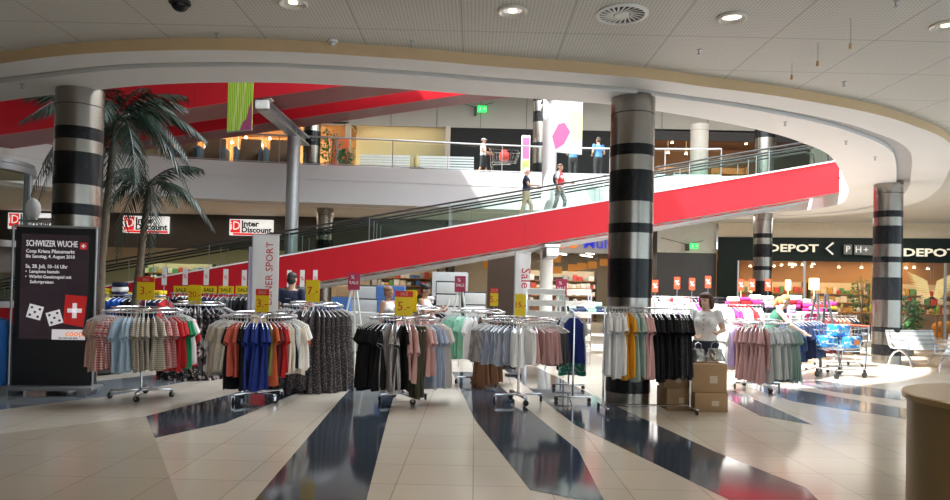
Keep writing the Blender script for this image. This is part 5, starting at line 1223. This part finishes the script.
for a in ((217, 33, ZC, 'small ceiling sprinkler above the palm'), (412, 41, ZC, 'small ceiling sprinkler right of the smoke detector'), (699, 50, ZC, 'small ceiling sprinkler below the round downlight'), (844, 82, ZC, 'small ceiling sprinkler beside the tan riser on the right'), (896, 1, ZC, 'small ceiling sprinkler at the top edge'), (22, 84, ZS, 'small sprinkler in the soffit left of the column'), (785, 122, ZS, 'small sprinkler in the soffit above the balustrade end'), (846, 141, ZS, 'small sprinkler in the soffit above the banded column'), (875, 157, ZS, 'small sprinkler in the bright soffit')): sprinkler(*a)
for px, py, dr, lab in ((851, 18, .28, 'longest pendant rod hanging from the ceiling'), (818, 43, .22, 'middle pendant rod hanging from the ceiling'), (792, 63, .16, 'shortest pendant rod hanging from the ceiling')):
    p = fl(px, py, ZC); t = thing('pendant_sensor', lab, 'sensor', (p.x, p.y, ZC)); MB().cyl((0, 0, 0), (0, 0, -dr), .004, n=6).build('rod', satin, t); MB().cyl((0, 0, -dr), (0, 0, -dr - .06), .018, n=10).build('head', cream, t)
# ================================================================ PEOPLE
skinm = mat('skin', (.60, .37, .27), .5, var=.06, scale=4); skint = mat('tanned skin', (.46, .25, .16), .5, var=.06, scale=4)
eyem = mat('eye dark', (.03, .02, .015), .2); lipm = mat('lips', (.45, .14, .12), .5)
def fuse(mb, name, mt, parent, vox, smooth=4):
    me = bpy.data.meshes.new(name); me.from_pydata(mb.v, [], mb.f); bm = bmesh.new(); bm.from_mesh(me); bmesh.ops.recalc_face_normals(bm, faces=bm.faces[:]); bm.to_mesh(me); bm.free()
    o = bpy.data.objects.new('tmp', me); col.objects.link(o)
    r = o.modifiers.new('r', 'REMESH'); r.mode = 'VOXEL'; r.voxel_size = vox
    s_ = o.modifiers.new('s', 'SMOOTH'); s_.factor = .5; s_.iterations = smooth
    dg = bpy.context.evaluated_depsgraph_get(); dg.update(); m2 = bpy.data.meshes.new_from_object(o.evaluated_get(dg)); bpy.data.objects.remove(o)
    m2.name = name; m2.materials.clear(); m2.materials.append(mt); m2.polygons.foreach_set('use_smooth', [True] * len(m2.polygons))
    return link(bpy.data.objects.new(name, m2), parent)
def limb(mb, a, b, r0, r1, caps=(1, 1)):
    a, b = V(a), V(b); mb.cyl(a, b, r0, r1, n=14)
    if caps[0]: mb.ell(a, (r0, r0, r0), 12, 8)
    if caps[1]: mb.ell(b, (r1, r1, r1), 12, 8)
def person(label, loc, rot, h, pose=None, top=None, sleeve_=.5, bottom=None, leg=1.0, shoes=None, hair=None, hairstyle='short', skin=skinm, lean=0.0, head_turn=0.0, head_tilt=0.0, female=False, cap=None, vox=.011, extra=None, hide_top=False):
    k = h / 1.75; sw_ = .165 if female else .19
    J = dict(pelvis=(0, 0, .95), chest=(0, 0, 1.28), neck=(0, .015, 1.48), head=(0, -.015, 1.62), shL=(sw_, .01, 1.42), shR=(-sw_, .01, 1.42), elL=(sw_ + .06, .03, 1.14), elR=(-sw_ - .06, .03, 1.14), wrL=(sw_ + .07, -.06, .90), wrR=(-sw_ - .07, -.06, .90),
             hiL=(.09, 0, .92), hiR=(-.09, 0, .92), knL=(.10, -.02, .50), knR=(-.10, -.02, .50), anL=(.10, .03, .085), anR=(-.10, .03, .085))
    J = {n: V(q) for n, q in J.items()}
    if lean:                                             # bend forward from the hips
        c = V((0, 0, .95))
        for n in ('chest', 'neck', 'head', 'shL', 'shR', 'elL', 'elR', 'wrL', 'wrR'):
            d = J[n] - c; J[n] = c + V((d.x, d.y * math.cos(lean) - d.z * math.sin(lean), d.z * math.cos(lean) + d.y * math.sin(lean)))
    for n, q in (pose or {}).items(): J[n] = V(q)
    J = {n: q * k for n, q in J.items()}
    t = thing('person', label, 'person', loc, rot)
    b = MB(); up = (J['neck'] - J['pelvis']).normalized(); tl = math.atan2(-up.y, up.z)
    R_ = (tl, 0, 0)
    b.ell(J['pelvis'] + up * .0, (.165 * k * (1.04 if female else 1), .115 * k, .15 * k), rot=R_); b.ell(J['pelvis'].lerp(J['chest'], .5), (.135 * k, .10 * k, .2 * k), rot=R_); b.ell(J['chest'], ((.155 if female else .175) * k, .115 * k, .20 * k), rot=R_)
    b.ell(J['chest'] + up * .1 * k, ((sw_ - .005) * k, .09 * k, .09 * k), rot=R_)
    if female:
        fw = V((0, -1, 0)) - up * V((0, -1, 0)).dot(up)
        for sx in (-1, 1): b.ell(J['chest'] + V((sx * .075 * k, 0, 0)) + fw * .085 * k, (.065 * k, .06 * k, .065 * k))
    limb(b, J['neck'] - up * .04 * k, J['head'] - V((0, -.01, .03)) * k, .06 * k, .056 * k)
    ht = Euler((head_tilt, 0, head_turn)).to_matrix(); hc = J['head']
    def hd(x, y, z): return hc + ht @ (V((x, y, z)) * k)
    he = (head_tilt, 0, head_turn)
    b.ell(hd(0, .01, .03), (.075 * k, .092 * k, .098 * k), 18, 12, he); b.ell(hd(0, -.022, -.045), (.056 * k, .062 * k, .066 * k), 14, 10, he); b.ell(hd(0, -.092, -.012), (.014 * k, .02 * k, .022 * k), 10, 8, he); b.ell(hd(0, -.045, -.098), (.026 * k, .022 * k, .018 * k), 10, 8, he)
    for sx in (-1, 1): b.ell(hd(sx * .077, .012, -.005), (.012 * k, .022 * k, .032 * k), 10, 8, he)
    for s_ in 'LR':
        sg = 1 if s_ == 'L' else -1
        limb(b, J['sh' + s_], J['el' + s_], .052 * k, .041 * k); limb(b, J['el' + s_], J['wr' + s_], .040 * k, .027 * k)
        d = (J['wr' + s_] - J['el' + s_]).normalized(); side = V((1, 0, 0)) - d * d.x; side = side.normalized() if side.length > .2 else V((0, 0, 1)); nn = d.cross(side)
        pc = J['wr' + s_] + d * .05 * k; b.slab([J['wr' + s_] + side * q * .026 * k + nn * e * .012 * k for q, e in ((-1, -1), (1, -1), (1, 1), (-1, 1))], d * .085 * k); b.ell(pc, (.038 * k, .032 * k, .042 * k))
        for i, (o_, L_) in enumerate(((-.03, .062), (-.010, .075), (.010, .072), (.03, .058))):
            f0 = J['wr' + s_] + d * .085 * k + side * o_ * k; f1 = f0 + (d * .55 + nn * .12) * L_ * k; f2 = f1 + (d * .42 + nn * .35) * L_ * k
            limb(b, f0, f1, .0098 * k, .009 * k); limb(b, f1, f2, .009 * k, .0075 * k)
        th0 = J['wr' + s_] + d * .03 * k - side * sg * .03 * k; limb(b, th0, th0 + (d * .035 - side * sg * .028 + nn * .01) * k, .012 * k, .010 * k); limb(b, th0 + (d * .035 - side * sg * .028 + nn * .01) * k, th0 + (d * .066 - side * sg * .032 + nn * .02) * k, .010 * k, .0085 * k)
        limb(b, J['hi' + s_], J['kn' + s_], .085 * k, .056 * k); limb(b, J['kn' + s_], J['an' + s_], .053 * k, .036 * k)
        toe = J['an' + s_] + V((sg * .02, -.15, -.045)) * k; limb(b, J['an' + s_] + V((0, .02, -.035)) * k, toe, .036 * k, .03 * k)
    fuse(b, 'body', skin, t, vox)
    # clothes follow the body
    if top:
        c = MB(); g = .016
        c.ell(J['pelvis'].lerp(J['chest'], .5), ((.15 + g) * k, (.105 + g) * k, .22 * k), rot=R_); c.ell(J['chest'], ((.16 if female else .178) * k + g, .118 * k + g, .19 * k), rot=R_)
        lo = J['pelvis'] + up * .02 * k; c.cyl(lo, J['pelvis'].lerp(J['chest'], .55), .172 * k, .15 * k, n=20)
        for i in range(len(c.v) - 40, len(c.v)): q = V(c.v[i]); q.y = (q.y - lo.y) * .78 + lo.y; c.v[i] = tuple(q)
        c.ell(J['chest'] + up * .1 * k, ((sw_ + .004) * k, .10 * k, .085 * k), rot=R_)
        if female:
            for sx in (-1, 1): c.ell(J['chest'] + V((sx * .075 * k, 0, 0)) + fw * .09 * k, (.072 * k, .066 * k, .07 * k))
        if sleeve_ > 0:
            for s_ in 'LR':
                a_, e_ = J['sh' + s_], J['el' + s_]
                c.ell(a_, (.064 * k,) * 3)
                if sleeve_ <= 1: limb(c, a_, a_.lerp(e_, sleeve_), .064 * k, .062 * k, (1, 0))
                else: limb(c, a_, e_, .062 * k, .052 * k); limb(c, e_, e_.lerp(J['wr' + s_], sleeve_ - 1), .052 * k, .042 * k, (1, 0))
        o = fuse(c, 'top', top, t, .013, 3)
        if extra == 'buttons':
            for i in range(4): MB().ell(J['chest'] + fw * .158 * k + up * (.10 - .075 * i) * k, (.009, .006, .009), 8, 6).build('button', inkk, o)
        if extra == 'back_print': text('back_print', 'STAFF' if 0 else '------', .05, wpap, o, tuple(J['chest'] + V((0, .142 * k, .03))), (PI / 2, 0, PI))
        if extra == 'vest':
            v = MB(); v.ell(J['chest'] - up * .02 * k, (.188 * k, .142 * k, .23 * k), rot=R_); v.ell(J['pelvis'].lerp(J['chest'], .35), (.18 * k, .138 * k, .2 * k), rot=R_); fuse(v, 'vest', mat('red vest', (.60, .03, .04), .7), t, .013, 3)
            q = MB(); q.ell(J['chest'] + V((0, .17, -.02)) * k, (.13 * k, .07 * k, .19 * k)); fuse(q, 'backpack', mat('navy bag', (.02, .025, .05), .6), t, .015, 2)
    if bottom:
        c = MB(); c.ell(J['pelvis'] - V((0, 0, .015)), (.18 * k, .132 * k, .165 * k)); 
        for s_ in 'LR':
            hi, kn, an = J['hi' + s_], J['kn' + s_], J['an' + s_]
            if leg <= .5: limb(c, hi, hi.lerp(kn, leg * 2), .098 * k, .09 * k, (1, 0))
            else: limb(c, hi, kn, .098 * k, .072 * k); limb(c, kn, kn.lerp(an, min(1, leg * 2 - 1)), .070 * k, .062 * k, (1, 0))
        fuse(c, 'trousers', bottom, t, .014, 3)
    for s_ in 'LR':
        sg = 1 if s_ == 'L' else -1; an = J['an' + s_]; c = MB(); limb(c, an + V((0, .035, -.042)) * k, an + V((sg * .02, -.165, -.05)) * k, .044 * k, .036 * k); lo = min(q[2] for q in c.v)
        fuse(c, 'shoe', shoes or blackm, t, .012, 2)
    # face and hair
    for sx in (-1, 1): MB().ell(hd(sx * .03, -.079, .012), (.010 * k, .006 * k, .006 * k), 8, 6).build('eye', eyem, t)
    MB().ell(hd(0, -.081, -.058), (.022 * k, .006 * k, .006 * k), 10, 6).build('mouth', lipm, t)
    if hair:
        c = MB(); c.ell(hd(0, .014, .062), (.083 * k, .094 * k, .078 * k), 16, 12, he); c.ell(hd(0, .05, .0), (.078 * k, .07 * k, .085 * k), 14, 10, he)
        if hairstyle == 'bob':
            for sx in (-1, 1): c.ell(hd(sx * .084, .020, -.03), (.030 * k, .055 * k, .115 * k), 12, 10, he); c.ell(hd(sx * .04, -.035, .092), (.045 * k, .03 * k, .025 * k), 12, 8, he)
            c.ell(hd(0, .065, -.06), (.08 * k, .045 * k, .11 * k), 12, 10, he)
        if hairstyle == 'bun': c.ell(hd(0, .10, .09), (.045 * k, .045 * k, .045 * k), 12, 8, he)
        if hairstyle == 'ponytail': c.ell(hd(0, .125, .02), (.03 * k, .04 * k, .04 * k), 12, 8, he); c.ell(hd(0, .15, -.07), (.028 * k, .035 * k, .1 * k), 12, 10, he)
        fuse(c, 'hair', hair, t, .010, 2)
    if cap:
        c = MB(); c.ell(hd(0, .01, .075), (.085 * k, .10 * k, .06 * k), 16, 10, he); c.ell(hd(0, -.12, .065), (.06 * k, .06 * k, .010 * k), 12, 6, he); fuse(c, 'cap', cap, t, .010, 1)
    return t
hb = lambda n, c: mat('hair ' + n, c, .6, var=.3, scale=30)
p = at(706, 300, 10.75)
person('woman with brown bob in white buttoned blouse behind the cardboard boxes', (p.x, p.y, 0), math.radians(-28), 1.68, dict(elR=(-.27, .02, 1.16), wrR=(-.10, -.20, 1.06), elL=(.24, .04, 1.15), wrL=(.20, -.20, 1.12)), mat('white blouse', (.80, .80, .80), .8, bump=.2, bscale=30), .55, mat('navy trousers', (.016, .02, .045), .8), 1.0, None, hb('brown', (.085, .035, .02)), 'bob', head_turn=-.35, head_tilt=.16, female=True, skin=mat('light skin', (.70, .45, .34), .5, var=.06), extra='buttons').scale = (1.12, 1.08, 1)
p = at(291.5, 300, 12.75)
person('man in navy polo shirt seen from behind among the racks', (p.x, p.y, 0), math.radians(170), 1.88, dict(wrL=(.16, -.28, 1.05), wrR=(-.18, -.28, 1.03)), mat('navy polo', (.018, .026, .060), .8), .6, mat('black trousers', (.015, .015, .017), .8), 1.0, None, hb('dark', (.03, .022, .018)), 'short', extra='back_print')
p = at(388.5, 300, 13.2)
person('bare-shouldered girl with pinned up light brown hair near the yellow 5.- sign', (p.x, p.y, 0), math.radians(62), 1.66, None, mat('white top', (.78, .76, .74), .8), 0, mat('blue skirt', (.08, .12, .25), .8), .6, None, hb('light brown', (.25, .13, .06)), 'bun', skint, female=True)
p = at(425, 300, 13.6)
person('dark-haired woman in pale tank top looking at her phone', (p.x, p.y, 0), math.radians(70), 1.72, dict(elR=(-.22, -.10, 1.18), wrR=(-.10, -.38, 1.28), elL=(.22, -.10, 1.16), wrL=(.08, -.36, 1.22)), mat('pale tank', (.72, .76, .80), .8), 0, mat('jeans dark', (.04, .06, .12), .8), 1.0, None, hb('black', (.02, .015, .012)), 'bun', skint, head_tilt=.25, female=True)
PH = (p.x, p.y)
q = V((PH[0], PH[1], 1.36)); f_ = V((math.sin(math.radians(70)), -math.cos(math.radians(70)), 0)); t = thing('mobile_phone', 'white phone held up by the woman in the pale tank top', 'phone', tuple(q + f_ * .50), math.radians(70)); MB().box((0, 0, 0), (.075, .012, .15), rot=(.35, 0, 0), bev=.005).build('case', wpap, t); MB().box((0, .008, 0), (.066, .002, .135), rot=(.35, 0, 0)).build('display', black, t)
p = at(770, 300, 13.0)
person('blonde shopper bending to the right over the dark denim rail', (p.x, p.y, 0), math.radians(68), 1.72, dict(elR=(-.20, -.36, 1.14), wrR=(-.10, -.58, 1.0), elL=(.20, -.34, 1.16), wrL=(.12, -.56, 1.02)), mat('dark green top', (.03, .14, .09), .8), 0, mat('jeans mid', (.07, .10, .20), .8), 1.0, None, hb('blonde', (.48, .28, .11)), 'ponytail', lean=.38, head_tilt=.35, female=True, skin=mat('fair skin', (.70, .48, .38), .5))
zb = lambda x: ZT + SL * x - .225
x = at(526, 200, 22.0).x
person('white-haired man in navy polo and beige trousers riding the travelator', (x, 22.0, zb(x) + .06), math.radians(82), 1.72, dict(anL=(.09, -.16, .12), knL=(.09, -.16, .54), anR=(-.09, .20, .085), knR=(-.09, .06, .50), elL=(.24, -.08, 1.16), wrL=(.26, -.34, 1.12), elR=(-.24, -.08, 1.16), wrR=(-.28, -.36, 1.13)), mat('navy polo', (.018, .026, .060), .8), .6, mat('beige trousers', (.50, .42, .28), .8), 1.0, mat('brown shoe', (.14, .08, .05), .6), hb('white', (.72, .70, .66)), 'short')
x = at(559.5, 195, 22.0).x
person('short-haired woman in red vest and patterned trousers on the travelator', (x, 22.0, zb(x) + .06), math.radians(60), 1.66, dict(anL=(.09, -.14, .12), knL=(.09, -.16, .54), anR=(-.09, .20, .085), knR=(-.09, .06, .50), elL=(.24, -.06, 1.16), wrL=(.26, -.34, 1.12)), mat('white shirt', (.80, .80, .80), .8), .7, pattern('patterned trousers', (.10, .10, .10), (.42, .42, .40), 'noise', 24, 24, .5), 1.0, None, hb('grey brown', (.10, .06, .035)), 'short', skint, female=True, extra='vest')
p = at(483, 160, 25.75)
person('boy in white shirt, dark shorts and grey cap pushing a trolley upstairs', (p.x, p.y, ZG), math.radians(80), 1.48, dict(wrL=(.18, -.36, 1.06), wrR=(-.18, -.36, 1.06), anL=(.1, -.16, .1), knL=(.1, -.12, .5), anR=(-.1, .22, .14), knR=(-.1, .06, .5)), mat('white shirt', (.80, .80, .80), .8), .55, mat('dark shorts', (.02, .022, .03), .8), .55, None, hb('dark', (.03, .022, .018)), 'short', skint, cap=mat('grey cap', (.42, .44, .47), .7))
p = at(504, 160, 25.7); trolley('shopping trolley pushed by the boy on the upstairs gallery', (p.x, p.y, ZG), math.radians(80 - 360))
q = MB().box((0, 0, .80), (.36, .42, .28), bev=.08).box((0, .05, .98), (.22, .2, .16), bev=.05); o = q.build('red_bag', mat('red bag', (.65, .05, .04), .6), None, (p.x, p.y, ZG)); tag(o, 'red bag lying in the upstairs trolley', 'bag', None, 'thing')
for px, y, lab, r in ((573, 26.6, 'man in blue shirt upstairs partly behind the white banner', 175), (598, 26.4, 'man in blue shirt upstairs beside the thick banded column', 200)):
    p = at(px, 160, y); person(lab, (p.x, p.y, ZG), math.radians(r), 1.76, dict(wrL=(.12, -.25, 1.1), wrR=(-.12, -.25, 1.1)), mat('blue shirt', (.06, .19, .38), .8), .6, mat('black trousers', (.015, .015, .017), .8), 1.0, None, hb('dark', (.03, .022, .018)), 'short', skint)
